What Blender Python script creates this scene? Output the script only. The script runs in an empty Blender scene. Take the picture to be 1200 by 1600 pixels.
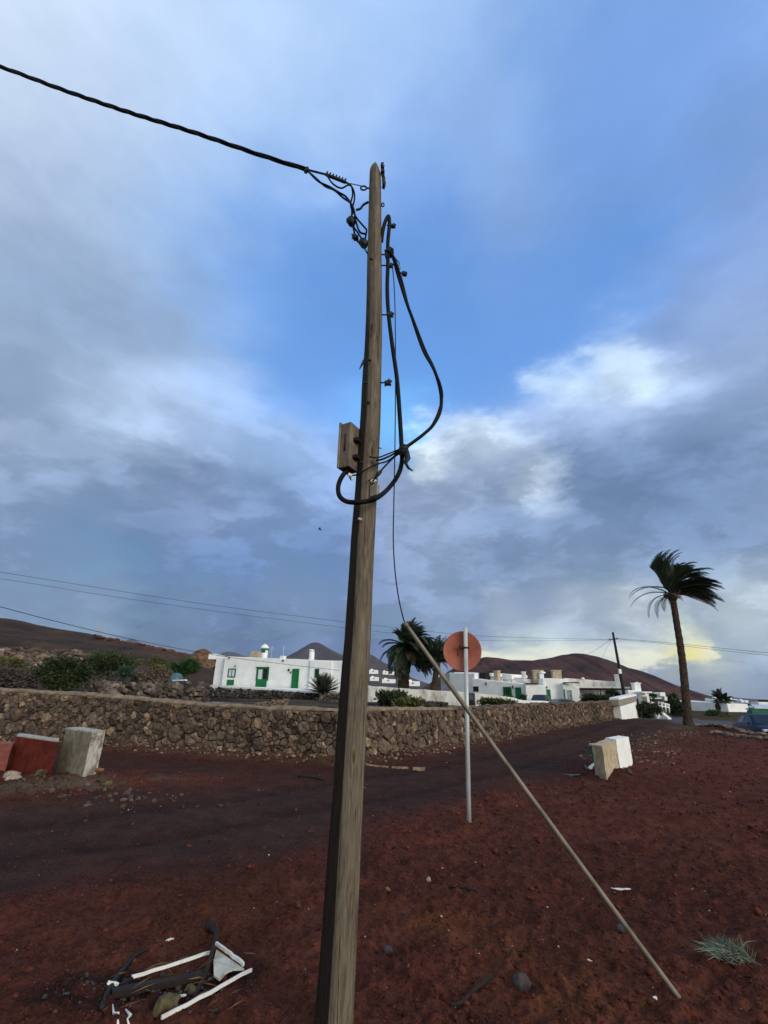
import bpy, math, random
import numpy as np
from mathutils import Vector, Matrix
rnd = random.Random(7)
RNG = np.random.RandomState(11)

# ------------------------------------------------------------------ camera
SC = bpy.context.scene
COL = SC.collection
F_PX, VPX, VPY, CAMH = 740.0, 634.0, -1122.0, 1.6        # focal length (px of 1200x1600), zenith point, eye height
_u = Vector(((VPX-600)/F_PX, (800-VPY)/F_PX, -1.0)).normalized()
_f = Vector((0, 0, -1)); _f = (_f - _u*_f.dot(_u)).normalized()
_r = _f.cross(_u)
ROT = Matrix((_r, _f, _u))
cam_d = bpy.data.cameras.new('camera')
cam = bpy.data.objects.new('camera', cam_d)
COL.objects.link(cam)
cam.matrix_world = Matrix.Translation((0, 0, CAMH)) @ ROT.to_4x4()
cam_d.sensor_fit = 'VERTICAL'
cam_d.sensor_height = 24
cam_d.lens = F_PX/1600*24
cam_d.clip_end = 60000
cam_d.clip_start = 0.05
SC.camera = cam

def ray(px, py):
    return ROT @ Vector(((px-600)/F_PX, (800-py)/F_PX, -1.0))
def at(px, py, Y):
    d = ray(px, py); t = Y/d.y
    return Vector((0, 0, CAMH)) + d*t
def gnd(px, py, z=0.0):
    d = ray(px, py); t = (z-CAMH)/d.z
    return Vector((0, 0, CAMH)) + d*t

# ------------------------------------------------------------------ light, sky
def srgb(r, g, b):
    f = lambda c: (c/255/12.92) if c/255 <= .04045 else ((c/255+.055)/1.055)**2.4
    return (f(r), f(g), f(b))
SUN_EL, SUN_AZ = math.radians(17), math.radians(142)     # azimuth clockwise from +Y: behind the camera, to the right
sdir = Vector((math.sin(SUN_AZ)*math.cos(SUN_EL), math.cos(SUN_AZ)*math.cos(SUN_EL), math.sin(SUN_EL)))
sd = bpy.data.lights.new('sun', 'SUN')
sd.energy = 2.0
sd.angle = math.radians(24)
sd.color = (1.0, .93, .83)
so = bpy.data.objects.new('sun', sd)
COL.objects.link(so)
so.rotation_euler = sdir.to_track_quat('Z', 'Y').to_euler()
SC.view_settings.view_transform = 'Standard'
SC.view_settings.look = 'None'
SC.view_settings.exposure = 0
SC.view_settings.gamma = 1

W = bpy.data.worlds.new('World')
SC.world = W
W.use_nodes = True
def build_world():
    nt = W.node_tree; N = nt.nodes; L = nt.links
    N.clear()
    STR = 0.15
    def nd(t, **k):
        n = N.new(t)
        for a, v in k.items(): setattr(n, a, v)
        return n
    def inp(sock, v):
        if hasattr(v, 'is_linked') or hasattr(v, 'node'): L.new(v, sock)
        else: sock.default_value = v
    def M(op, a, b=None, c=None):
        n = nd('ShaderNodeMath', operation=op)
        inp(n.inputs[0], a)
        if b is not None: inp(n.inputs[1], b)
        if c is not None: inp(n.inputs[2], c)
        return n.outputs[0]
    def V(op, a, b=None, c=None):
        n = nd('ShaderNodeVectorMath', operation=op)
        inp(n.inputs[0], a)
        if b is not None: inp(n.inputs[1], b)
        if c is not None: inp(n.inputs[2], c)
        return n.outputs['Value'] if op in ('DOT_PRODUCT', 'LENGTH') else n.outputs[0]
    def Vs(a, s):
        n = nd('ShaderNodeVectorMath', operation='SCALE')
        inp(n.inputs[0], a); inp(n.inputs[3], s)
        return n.outputs[0]
    def noise(vec, scale, detail=5, rough=.55, dist=0.0):
        n = nd('ShaderNodeTexNoise')
        inp(n.inputs['Vector'], vec)
        n.inputs['Scale'].default_value = scale; n.inputs['Detail'].default_value = detail
        n.inputs['Roughness'].default_value = rough; n.inputs['Distortion'].default_value = dist
        return n
    def step(x, a, b, lo=0.0, hi=1.0):
        n = nd('ShaderNodeMapRange', interpolation_type='SMOOTHSTEP')
        inp(n.inputs[0], x); n.inputs[1].default_value = a; n.inputs[2].default_value = b
        n.inputs[3].default_value = lo; n.inputs[4].default_value = hi
        return n.outputs[0]
    D = nd('ShaderNodeTexCoord').outputs['Generated']
    D = V('NORMALIZE', D)
    sep = nd('ShaderNodeSeparateXYZ'); L.new(D, sep.inputs[0])
    z = sep.outputs[2]
    # cloud coordinates: layers flatten towards the horizon
    flat = V('MULTIPLY', D, (1.0, 1.0, 2.4))
    n1 = noise(flat, 2.2, 6, .55)
    n2 = noise(flat, 8.0, 7, .6)
    w1 = Vs(V('SUBTRACT', n1.outputs['Color'], (.5, .5, .5)), .26)
    w2 = Vs(V('SUBTRACT', n2.outputs['Color'], (.5, .5, .5)), .14)
    fade = step(z, .0, .35, .22, 1.0)
    warp = V('MULTIPLY', V('ADD', Vs(w1, fade), w2), (1.0, 1.0, .7))
    DW = V('NORMALIZE', V('ADD', D, warp))
    # the clouds of this evening: direction, width, colour, cover
    P = []
    def c(px, py, sig, rgb, cov=1.0, w=1.0, tx=None):
        if tx is None: tx = (.25 if cov < .75 else (1.7 if sum(rgb) > 600 else 1.0))
        P.append((ray(px, py).normalized(), sig*.80, srgb(*rgb), cov, w, tx))
    c(60, 40, .22, (216, 220, 236), 1, 1, .5); c(260, 120, .17, (196, 208, 232), 1, 1, .5); c(420, 60, .16, (182, 203, 238), .9, 1, .5)
    c(620, 40, .15, (170, 194, 238), .85, 1, .5); c(760, 130, .14, (164, 188, 226), .9, 1, .6); c(820, 270, .10, (150, 168, 205), .95)
    c(790, 350, .06, (148, 166, 200), .9)
    c(980, 60, .14, (120, 156, 220), .7); c(1160, 120, .14, (132, 162, 216), .85); c(1120, 250, .13, (132, 160, 214), .8)
    c(900, 160, .09, (122, 164, 226), .5); c(960, 300, .10, (118, 160, 226), .5)
    c(50, 250, .15, (165, 178, 205)); c(130, 350, .13, (148, 162, 192)); c(60, 480, .14, (128, 144, 172)); c(160, 500, .10, (126, 144, 174))
    c(300, 300, .12, (150, 176, 218), .9); c(330, 450, .10, (134, 166, 214), .85)
    c(430, 330, .10, (124, 168, 234), .45); c(500, 440, .12, (104, 156, 232), .35); c(470, 560, .08, (110, 155, 228), .4)
    c(660, 300, .09, (118, 160, 230), .5); c(690, 420, .12, (112, 160, 235), .4); c(640, 560, .09, (104, 165, 245), .35)
    c(860, 420, .10, (122, 162, 226), .6); c(975, 410, .06, (96, 160, 240), .3); c(880, 480, .08, (112, 155, 225), .5)
    c(780, 520, .08, (110, 158, 235), .4); c(1130, 400, .10, (130, 148, 188), .9); c(1150, 500, .10, (148, 165, 200)); c(1080, 460, .08, (122, 142, 190), .85)
    c(760, 580, .06, (115, 158, 228), .5); c(625, 650, .05, (128, 200, 252), .55, 1.6); c(560, 640, .06, (135, 178, 240), .7)
    c(860, 590, .035, (222, 234, 250), 1, 1.8); c(950, 566, .045, (232, 240, 252), 1, 2.2); c(820, 582, .02, (225, 236, 250), 1, 1.5); c(1040, 575, .05, (200, 210, 232)); c(960, 620, .07, (180, 194, 226))
    c(860, 650, .07, (166, 182, 220)); c(720, 690, .045, (214, 222, 240), 1, 1.3); c(790, 700, .05, (196, 206, 228), 1, 1.2); c(670, 718, .03, (240, 246, 252), 1, 2.6); c(780, 690, .035, (226, 234, 248), 1, 1.6)
    c(840, 768, .035, (214, 220, 236), 1, 1.8); c(730, 770, .07, (158, 168, 195)); c(1130, 620, .09, (136, 152, 185)); c(1050, 700, .12, (116, 136, 174)); c(930, 760, .10, (112, 132, 168))
    c(1150, 760, .12, (118, 138, 172)); c(660, 830, .08, (138, 150, 180)); c(800, 850, .09, (124, 140, 172)); c(920, 860, .08, (130, 146, 176))
    c(380, 640, .08, (170, 190, 228)); c(220, 620, .10, (178, 190, 216)); c(80, 640, .10, (166, 178, 204)); c(430, 700, .08, (165, 188, 228)); c(300, 690, .08, (172, 186, 216))
    c(60, 720, .09, (140, 152, 180)); c(250, 775, .050, (112, 126, 158), 1, 1.7); c(300, 800, .05, (118, 132, 165), 1, 1.2); c(140, 790, .08, (130, 146, 176))
    c(420, 800, .08, (128, 145, 180)); c(500, 740, .06, (150, 172, 214)); c(60, 850, .08, (112, 132, 166)); c(220, 860, .08, (104, 128, 166)); c(400, 870, .08, (108, 132, 174)); c(520, 880, .07, (112, 134, 176))
    c(150, 925, .05, (132, 146, 172)); c(40, 920, .05, (124, 138, 168)); c(330, 940, .05, (112, 128, 160)); c(460, 940, .05, (124, 138, 168)); c(100, 960, .04, (122, 136, 166))
    c(250, 985, .045, (94, 110, 142)); c(420, 990, .045, (92, 108, 142)); c(590, 950, .05, (126, 140, 170)); c(600, 1010, .04, (100, 116, 152)); c(560, 1000, .04, (96, 112, 146))
    c(0, 1060, .06, (105, 122, 155)); c(350, 1060, .06, (92, 108, 142))
    c(720, 930, .07, (134, 148, 176)); c(860, 930, .06, (140, 152, 178)); c(950, 950, .05, (156, 164, 182)); c(1150, 930, .06, (160, 170, 188)); c(1000, 900, .05, (140, 154, 180)); c(900, 952, .04, (186, 188, 198), 1, 1.5); c(990, 945, .04, (196, 196, 200), 1, 1.5); c(1160, 965, .035, (196, 198, 200), 1, 1.8); c(800, 955, .035, (170, 176, 192), 1, 1.3)
    c(720, 985, .04, (128, 140, 168)); c(840, 985, .04, (118, 130, 158), 1, 1.2); c(930, 985, .035, (130, 140, 162)); c(1010, 975, .03, (165, 170, 184)); c(1130, 985, .035, (112, 126, 155), 1, 1.2)
    c(1170, 960, .03, (182, 186, 194))
    c(1150, 1020, .035, (176, 184, 196)); c(1180, 1050, .04, (152, 166, 188)); c(1060, 1060, .035, (138, 152, 180)); c(1120, 1080, .03, (112, 128, 156)); c(1000, 1050, .03, (136, 150, 178)); c(1190, 1090, .03, (104, 120, 148))
    c(850, 1016, .045, (214, 218, 212), 1, 1.5, .8); c(1075, 1022, .04, (228, 224, 196), 1, 1.6, .8); c(960, 1010, .03, (205, 210, 210), 1, 1.2, .8)
    def cd(x, y, zz, sig, rgb, cov=1.0, w=1.0):
        P.append((Vector((x, y, zz)).normalized(), sig, rgb, cov, w, .8))
    # the rest of the sky, behind and beside the camera
    cd(.8, -.5, .3, .40, (.80, .77, .74)); cd(.0, -1, .35, .40, (.66, .67, .70)); cd(-.9, -.4, .4, .40, (.42, .45, .52)); cd(-1, .3, .2, .30, (.34, .38, .46))
    cd(1, .3, .25, .30, (.40, .43, .50)); cd(0, -.2, 1, .30, (.45, .52, .66), .8); cd(.5, -1, .1, .35, (.85, .78, .68)); cd(1, .0, .1, .3, (.5, .5, .52))
    num = None; den = None; cov = None; txs = None
    for d, sig, rgb, cv, w, tx in P:
        dt = V('DOT_PRODUCT', DW, tuple(d))
        e = M('EXPONENT', M('MULTIPLY_ADD', dt, 1/sig**2, -1/sig**2 + math.log(w)))
        num = Vs(rgb, e) if num is None else V('ADD', num, Vs(rgb, e))
        den = M('ADD', e, 1e-5 if den is None else den)
        cov = M('MULTIPLY', e, cv) if cov is None else M('MULTIPLY_ADD', e, cv, cov)
        txs = M('MULTIPLY', e, tx) if txs is None else M('MULTIPLY_ADD', e, tx, txs)
    inv = M('DIVIDE', 1.0, den)
    txt = M('MULTIPLY', txs, inv)
    col = Vs(num, inv); cover = M('MULTIPLY', cov, inv)
    # billows: fine light and dark inside the cloud
    b1 = noise(V('MULTIPLY', D, (1, 1, 1.7)), 4.2, 7, .52, .25).outputs[0]
    b2 = noise(V('MULTIPLY', D, (1, 1, 1.9)), 15.0, 5, .55).outputs[0]
    wv = V('ADD', V('MULTIPLY', D, (1, 1, 2.1)), Vs(V('SUBTRACT', n2.outputs['Color'], (.5, .5, .5)), .16))
    b3 = noise(wv, 6.5, 8, .56).outputs[0]
    puff = M('SUBTRACT', step(b3, .40, .60), .5)
    lowk = step(z, .35, .85, 1.2, .55)
    bil = M('ADD', M('MULTIPLY', M('SUBTRACT', b1, .5), .85), M('MULTIPLY', puff, step(z, .25, .62, .30, .07)))
    bil = M('MULTIPLY', bil, txt)
    col = Vs(col, M('ADD', 1.0, M('MULTIPLY', bil, lowk)))
    gm = nd('ShaderNodeGamma'); L.new(col, gm.inputs[0]); gm.inputs[1].default_value = 1.12
    col = V('MULTIPLY', gm.outputs[0], (1.17, 1.29, 1.29))
    # the bright gap between cloud deck and hills, with cumulus heads standing into it
    az = M('ARCTAN2', sep.outputs[0], sep.outputs[1])
    el = M('ARCSINE', z)
    def ae(px, py):
        d = ray(px, py).normalized(); return math.atan2(d.x, d.y), math.asin(d.z)
    gn = noise(V('MULTIPLY', D, (1, 1, 2.0)), 22.0, 5, .6).outputs[0]
    gn2 = noise(V('MULTIPLY', D, (1, 1, 4.0)), 9.0, 5, .6).outputs[0]
    a0, a1 = ae(742, 1020)[0], ae(1118, 1020)[0]
    etop = ae(900, 1011)[1]
    up = M('ADD', etop, M('MULTIPLY', M('SUBTRACT', gn2, .5), .09))
    um = step(M('SUBTRACT', up, el), -.020, .024)
    # lower edge: below the hills on the left, climbing to the right
    lo_ = M('ADD', step(az, ae(985, 1020)[0], ae(1045, 1020)[0], ae(900, 1060)[1], ae(1040, 1034)[1]), M('MULTIPLY', M('SUBTRACT', gn, .5), .085))
    lm = step(M('SUBTRACT', el, lo_), -.005, .011)
    wn = M('MULTIPLY', M('SUBTRACT', gn, .5), .10)
    aw = M('MULTIPLY', step(M('ADD', az, wn), a0-.012, a0+.012), step(M('ADD', az, wn), a1-.006, a1+.006, 1.0, 0.0))
    gap = M('MULTIPLY', M('MULTIPLY', M('MULTIPLY', um, lm), aw), step(b2, .36, .50, .6, 1.0))
    gold = M('MULTIPLY', step(az, ae(1015, 1020)[0], ae(1070, 1020)[0]), step(az, ae(1075, 1020)[0], ae(1112, 1020)[0], 1.0, .3))
    gc = nd('ShaderNodeMix', data_type='RGBA'); L.new(gold, gc.inputs[0])
    gc.inputs[6].default_value = (*srgb(250, 250, 224), 1); gc.inputs[7].default_value = (*srgb(255, 242, 140), 1)
    g2 = nd('ShaderNodeMix', data_type='RGBA'); L.new(gap, g2.inputs[0]); L.new(col, g2.inputs[6]); L.new(gc.outputs[2], g2.inputs[7])
    col = g2.outputs[2]
    sky = nd('ShaderNodeTexSky', sky_type='NISHITA', sun_disc=False)
    sky.sun_elevation = SUN_EL; sky.sun_rotation = SUN_AZ
    sky.altitude = 200; sky.air_density = 1.0; sky.dust_density = .3; sky.ozone_density = 2.5
    mix = nd('ShaderNodeMix', data_type='RGBA')
    cm = M('MINIMUM', M('MAXIMUM', M('ADD', cover, M('MULTIPLY', bil, .45)), 0.0), 1.0)
    cm = M('MAXIMUM', cm, step(z, .05, .22, 1.0, .0))
    L.new(cm, mix.inputs[0])
    L.new(V('MULTIPLY', sky.outputs[0], (1.40, 1.62, 1.74)), mix.inputs[6])
    L.new(Vs(col, 1.02/STR), mix.inputs[7])
    bg = nd('ShaderNodeBackground'); bg.inputs[1].default_value = STR
    L.new(mix.outputs[2], bg.inputs[0])
    out = nd('ShaderNodeOutputWorld'); L.new(bg.outputs[0], out.inputs[0])
build_world()
W.cycles.sampling_method = 'MANUAL'
W.cycles.sample_map_resolution = 512

# ------------------------------------------------------------------ helpers
_T = np.random.RandomState(5).rand(256, 256)
def vn(x, y, o=0):
    x = np.asarray(x, float)+o*17.3; y = np.asarray(y, float)+o*9.7
    xi = np.floor(x).astype(int); yi = np.floor(y).astype(int)
    fx = x-xi; fy = y-yi
    fx = fx*fx*fx*(fx*(fx*6-15)+10); fy = fy*fy*fy*(fy*(fy*6-15)+10)
    a = _T[xi & 255, yi & 255]; b = _T[(xi+1) & 255, yi & 255]
    c = _T[xi & 255, (yi+1) & 255]; d = _T[(xi+1) & 255, (yi+1) & 255]
    return (a*(1-fx)+b*fx)*(1-fy)+(c*(1-fx)+d*fx)*fy
def fbm(x, y, oct=4, o=0, g=.5):
    v = 0; a = 1; t = 0
    x = np.asarray(x, float); y = np.asarray(y, float)
    for k in range(oct):
        v = v+a*vn(x*2**k, y*2**k, o+k*3); t += a; a *= g
    return v/t
def sstep(a, b, x):
    t = np.clip((np.asarray(x, float)-a)/(b-a), 0, 1); return t*t*(3-2*t)

class MB:
    "collects shapes for ONE mesh"
    def __init__(s): s.v = []; s.f = []; s.mi = []; s.sm = []; s.tint = []; s.cur = 0.5; s.m = 0
    def add(s, vs, fs, smooth=True):
        b = len(s.v)
        s.v += [tuple(p) for p in vs]
        s.tint += [s.cur]*len(vs)
        for f in fs:
            s.f.append(tuple(b+i for i in f)); s.mi.append(s.m); s.sm.append(smooth)
        return s
    def box(s, c, d, M=None, smooth=False, jit=0.0):
        x, y, z = (k/2 for k in d)
        vs = [Vector((sx*x, sy*y, sz*z)) for sz in (-1, 1) for sy in (-1, 1) for sx in (-1, 1)]
        if jit: vs = [p+Vector((rnd.uniform(-jit, jit), rnd.uniform(-jit, jit), rnd.uniform(-jit, jit))) for p in vs]
        if M is not None: vs = [M @ p for p in vs]
        vs = [p+Vector(c) for p in vs]
        return s.add(vs, [(0, 2, 3, 1), (4, 5, 7, 6), (0, 1, 5, 4), (2, 6, 7, 3), (0, 4, 6, 2), (1, 3, 7, 5)], smooth)
    def tube(s, pts, r, n=8, cap=True, prof=None):
        pts = [Vector(p) for p in pts]
        rs = r if isinstance(r, (list, tuple)) else [r]*len(pts)
        up = None; rings = []
        for i, p in enumerate(pts):
            t = (pts[min(i+1, len(pts)-1)]-pts[max(i-1, 0)])
            if t.length < 1e-9: t = Vector((0, 0, 1))
            t.normalize()
            if up is None:
                up = t.orthogonal().normalized()
            else:
                up = (up-t*up.dot(t))
                up = up.normalized() if up.length > 1e-6 else t.orthogonal().normalized()
            w = t.cross(up)
            rings.append([p+(up*math.cos(2*math.pi*k/n)+w*math.sin(2*math.pi*k/n))*rs[i] for k in range(n)])
        vs = [q for r_ in rings for q in r_]
        fs = [(i*n+k, i*n+(k+1) % n, (i+1)*n+(k+1) % n, (i+1)*n+k) for i in range(len(pts)-1) for k in range(n)]
        if cap: fs += [tuple(range(n-1, -1, -1)), tuple((len(pts)-1)*n+k for k in range(n))]
        return s.add(vs, fs)
    def lathe(s, prof, n=16, M=None, smooth=True):
        vs = []
        for (r, z) in prof:
            for k in range(n):
                a = 2*math.pi*k/n
                p = Vector((r*math.cos(a), r*math.sin(a), z))
                vs.append(M @ p if M is not None else p)
        m = len(prof)
        fs = [(i*n+k, i*n+(k+1) % n, (i+1)*n+(k+1) % n, (i+1)*n+k) for i in range(m-1) for k in range(n)]
        fs += [tuple(range(n-1, -1, -1)), tuple((m-1)*n+k for k in range(n))]
        return s.add(vs, fs, smooth)
    def prism(s, poly, thick, M, smooth=False):
        "poly in local xy, thickness along local +z"
        n = len(poly)
        vs = [M @ Vector((x, y, 0)) for x, y in poly]+[M @ Vector((x, y, thick)) for x, y in poly]
        fs = [tuple(range(n-1, -1, -1)), tuple(range(n, 2*n))]+[(k, (k+1) % n, n+(k+1) % n, n+k) for k in range(n)]
        return s.add(vs, fs, smooth)
    def rock(s, c, d, seed=0, lvl=1, rough=.28, M=None, smooth=False):
        r = random.Random(seed)
        vs, fs = ICO[lvl]
        off = [Vector((r.gauss(0, 1), r.gauss(0, 1), r.gauss(0, 1))).normalized() for _ in range(7)]
        cut = [r.uniform(.55, .95) for _ in range(7)]
        out = []
        for p in vs:
            q = Vector(p)
            for o, ct in zip(off, cut):                    # flat broken faces
                k = q.dot(o)
                if k > ct: q = q-o*(k-ct)*.9
            q = q*(1+r.uniform(-rough, rough)*.35)
            q = Vector((q.x*d[0]/2, q.y*d[1]/2, q.z*d[2]/2))
            if M is not None: q = M @ q
            out.append(q+Vector(c))
        return s.add(out, fs, smooth)
    def build(s, name, mats, parent=None, loc=None, bevel=0.0, seg=2, mod=None):
        me = bpy.data.meshes.new(name)
        o3 = Vector((0, 0, 0))
        if parent is not None and loc is None:
            o3 = world_loc(parent)
        elif loc is not None: o3 = Vector(loc)
        me.from_pydata([(p[0]-o3.x, p[1]-o3.y, p[2]-o3.z) for p in s.v], [], s.f)
        mats = mats if isinstance(mats, (list, tuple)) else [mats]
        for m in mats: me.materials.append(m)
        me.polygons.foreach_set('material_index', s.mi)
        me.polygons.foreach_set('use_smooth', s.sm)
        at_ = me.attributes.new('tint', 'FLOAT', 'POINT'); at_.data.foreach_set('value', s.tint)
        me.update()
        o = bpy.data.objects.new(name, me); COL.objects.link(o)
        if parent is not None: o.parent = parent
        elif loc is not None: o.location = loc
        if bevel:
            b = o.modifiers.new('bevel', 'BEVEL'); b.width = bevel; b.segments = seg; b.limit_method = 'ANGLE'
        return o
def world_loc(o):
    v = Vector(o.location)
    while o.parent is not None:
        o = o.parent; v = v+Vector(o.location)
    return v
def _ico(lv):
    import bmesh
    bm = bmesh.new(); bmesh.ops.create_icosphere(bm, subdivisions=lv, radius=1)
    bm.verts.ensure_lookup_table()
    r = ([tuple(v.co) for v in bm.verts], [tuple(v.index for v in f.verts) for f in bm.faces])
    bm.free(); return r
ICO = {1: _ico(1), 2: _ico(2), 3: _ico(3)}
def tag(o, label=None, cat=None, group=None, kind=None):
    if label: o['label'] = label
    if cat: o['category'] = cat
    if group: o['group'] = group
    if kind: o['kind'] = kind
    return o
def thing(name, loc, label, cat, group=None):
    o = bpy.data.objects.new(name, None); COL.objects.link(o)
    o.location = loc; o.empty_display_size = .2
    return tag(o, label, cat, group)
def copy_tree(o, parent=None):
    c = o.copy(); COL.objects.link(c)
    if parent is not None: c.parent = parent
    for ch in list(o.children): copy_tree(ch, c)
    return c
def spline(pts, n=8):
    "Catmull-Rom through points"
    P = [Vector(p) for p in pts]; out = []
    P = [P[0]*2-P[1]]+P+[P[-1]*2-P[-2]]
    for i in range(1, len(P)-2):
        for k in range(n):
            t = k/n; a, b, c_, d = P[i-1], P[i], P[i+1], P[i+2]
            out.append(.5*((2*b)+(c_-a)*t+(2*a-5*b+4*c_-d)*t*t+(3*b-a-3*c_+d)*t**3))
    out.append(P[-2]); return out

# ------------------------------------------------------------------ materials
def new_mat(name):
    m = bpy.data.materials.new(name); m.use_nodes = True
    nt = m.node_tree; b = nt.nodes['Principled BSDF']
    return m, nt, b
def N_(nt, t, **k):
    n = nt.nodes.new(t)
    for a, v in k.items(): setattr(n, a, v)
    return n
def lk(nt, a, b): nt.links.new(a, b)
def ramp(nt, fac, stops):
    r = N_(nt, 'ShaderNodeValToRGB'); e = r.color_ramp.elements
    while len(e) > 1: e.remove(e[0])
    e[0].position = stops[0][0]; e[0].color = (*stops[0][1], 1)
    for p, c in stops[1:]:
        k = e.new(p); k.color = (*c, 1)
    lk(nt, fac, r.inputs[0]); return r.outputs[0]
def tex(nt, kind='noise', scale=(1, 1, 1), s=5, detail=6, rough=.6, dist=0.0):
    tc = N_(nt, 'ShaderNodeTexCoord'); mp = N_(nt, 'ShaderNodeMapping'); mp.inputs['Scale'].default_value = scale
    lk(nt, tc.outputs['Object'], mp.inputs[0])
    if kind == 'noise':
        n = N_(nt, 'ShaderNodeTexNoise'); n.inputs['Detail'].default_value = detail; n.inputs['Roughness'].default_value = rough
        n.inputs['Distortion'].default_value = dist
    elif kind == 'voronoi':
        n = N_(nt, 'ShaderNodeTexVoronoi')
    n.inputs['Scale'].default_value = s
    lk(nt, mp.outputs[0], n.inputs['Vector'])
    return n.outputs[0]
def bump(nt, b, h, strength=.4, dist=.02):
    n = N_(nt, 'ShaderNodeBump'); n.inputs['Strength'].default_value = strength; n.inputs['Distance'].default_value = dist
    lk(nt, h, n.inputs['Height']); lk(nt, n.outputs[0], b.inputs['Normal'])
def pm(name, c1, c2=None, s=5, rough=.85, bmp=.3, bd=.01, scale=(1, 1, 1), metal=0.0, spec=.4, tint=None, lo=.35, hi=.65, detail=6):
    m, nt, b = new_mat(name)
    c1 = srgb(*c1); c2 = srgb(*c2) if c2 else tuple(k*.8 for k in c1)
    n = tex(nt, 'noise', scale, s, detail)
    col = ramp(nt, n, [(lo, c1), (hi, c2)])
    if tint:
        a = N_(nt, 'ShaderNodeAttribute', attribute_name='tint')
        rc = ramp(nt, a.outputs['Fac'], tint)
        mx = N_(nt, 'ShaderNodeMix', data_type='RGBA', blend_type='MULTIPLY'); mx.inputs[0].default_value = 1
        lk(nt, rc, mx.inputs[6]); lk(nt, col, mx.inputs[7]); col = mx.outputs[2]
    lk(nt, col, b.inputs['Base Color'])
    b.inputs['Roughness'].default_value = rough; b.inputs['Metallic'].default_value = metal
    b.inputs['Specular IOR Level'].default_value = spec
    if bmp: bump(nt, b, n, bmp, bd)
    return m

MAT = {}
def build_ground_mat():
    m, nt, b = new_mat('volcanic_ground')
    a = N_(nt, 'ShaderNodeAttribute', attribute_name='gcol')
    n1 = tex(nt, s=3, detail=8, rough=.68); n2 = tex(nt, s=34, detail=5, rough=.7); v = tex(nt, 'voronoi', s=55)
    f1 = ramp(nt, n1, [(.3, (.68, .66, .64)), (.5, (1, 1, 1)), (.7, (1.32, 1.28, 1.24))])
    f2 = ramp(nt, n2, [(.3, (.45, .44, .43)), (.5, (1, 1, 1)), (.72, (1.55, 1.45, 1.4))])
    m1 = N_(nt, 'ShaderNodeMix', data_type='RGBA', blend_type='MULTIPLY'); m1.inputs[0].default_value = 1
    lk(nt, a.outputs['Color'], m1.inputs[6]); lk(nt, f1, m1.inputs[7])
    m2 = N_(nt, 'ShaderNodeMix', data_type='RGBA', blend_type='MULTIPLY'); m2.inputs[0].default_value = 1
    lk(nt, m1.outputs[2], m2.inputs[6]); lk(nt, f2, m2.inputs[7])
    lk(nt, m2.outputs[2], b.inputs['Base Color'])
    b.inputs['Roughness'].default_value = 1; b.inputs['Specular IOR Level'].default_value = .08
    ad = N_(nt, 'ShaderNodeMath', operation='MULTIPLY_ADD'); lk(nt, v, ad.inputs[0]); ad.inputs[1].default_value = .35; lk(nt, n2, ad.inputs[2])
    bump(nt, b, ad.outputs[0], .7, .02)
    return m
MAT['ground'] = build_ground_mat()
def build_pole_mat(stain_shade=True):
    m, nt, b = new_mat('weathered_wood')
    g1 = tex(nt, scale=(1, 1, .06), s=46, detail=8, rough=.72, dist=2.2)
    g2 = tex(nt, scale=(1, 1, .22), s=13, detail=7, rough=.68, dist=1.5)
    kn = tex(nt, 'voronoi', scale=(1, 1, .35), s=5.2)
    col = ramp(nt, g1, [(.26, srgb(62, 55, 47)), (.42, srgb(106, 95, 80)), (.62, srgb(134, 121, 102)), (.8, srgb(98, 88, 74))])
    c2 = ramp(nt, g2, [(.32, (.50, .47, .43)), (.5, (1, 1, 1)), (.7, (1.18, 1.16, 1.10))])
    mx = N_(nt, 'ShaderNodeMix', data_type='RGBA', blend_type='MULTIPLY'); mx.inputs[0].default_value = .9
    lk(nt, col, mx.inputs[6]); lk(nt, c2, mx.inputs[7])
    cr = tex(nt, scale=(1, 1, .018), s=70, detail=4, rough=.5, dist=.6)
    cc_ = ramp(nt, cr, [(.35, (.22, .19, .17)), (.41, (1, 1, 1))])
    mc = N_(nt, 'ShaderNodeMix', data_type='RGBA', blend_type='MULTIPLY'); mc.inputs[0].default_value = 1
    lk(nt, mx.outputs[2], mc.inputs[6]); lk(nt, cc_, mc.inputs[7]); mx = mc
    kc = ramp(nt, kn, [(.04, (.20, .15, .12)), (.075, (.62, .56, .5)), (.10, (1.05, 1.03, 1)), (.16, (.82, .8, .77)), (.24, (1, 1, 1))])
    mk = N_(nt, 'ShaderNodeMix', data_type='RGBA', blend_type='MULTIPLY'); mk.inputs[0].default_value = 1
    lk(nt, mx.outputs[2], mk.inputs[6]); lk(nt, kc, mk.inputs[7])
    # rain-soaked streak on one face, with that side's shade painted in
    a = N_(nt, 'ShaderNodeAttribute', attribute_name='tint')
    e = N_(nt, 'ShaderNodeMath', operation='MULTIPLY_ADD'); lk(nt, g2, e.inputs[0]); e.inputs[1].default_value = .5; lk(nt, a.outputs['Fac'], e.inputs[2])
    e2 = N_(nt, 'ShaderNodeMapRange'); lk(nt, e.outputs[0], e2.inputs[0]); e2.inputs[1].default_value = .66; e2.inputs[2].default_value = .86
    wet_shade = ramp(nt, g1, [(.3, srgb(9, 5, 3)), (.52, srgb(30, 19, 12)), (.75, srgb(50, 34, 23))])
    ms = N_(nt, 'ShaderNodeMix', data_type='RGBA'); lk(nt, e2.outputs[0], ms.inputs[0]); lk(nt, mk.outputs[2], ms.inputs[6]); lk(nt, wet_shade, ms.inputs[7])
    lk(nt, ms.outputs[2], b.inputs['Base Color'])
    b.inputs['Roughness'].default_value = .8; b.inputs['Specular IOR Level'].default_value = .3
    bump(nt, b, g1, 1.0, .018)
    return m
MAT['pole'] = build_pole_mat()
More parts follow.
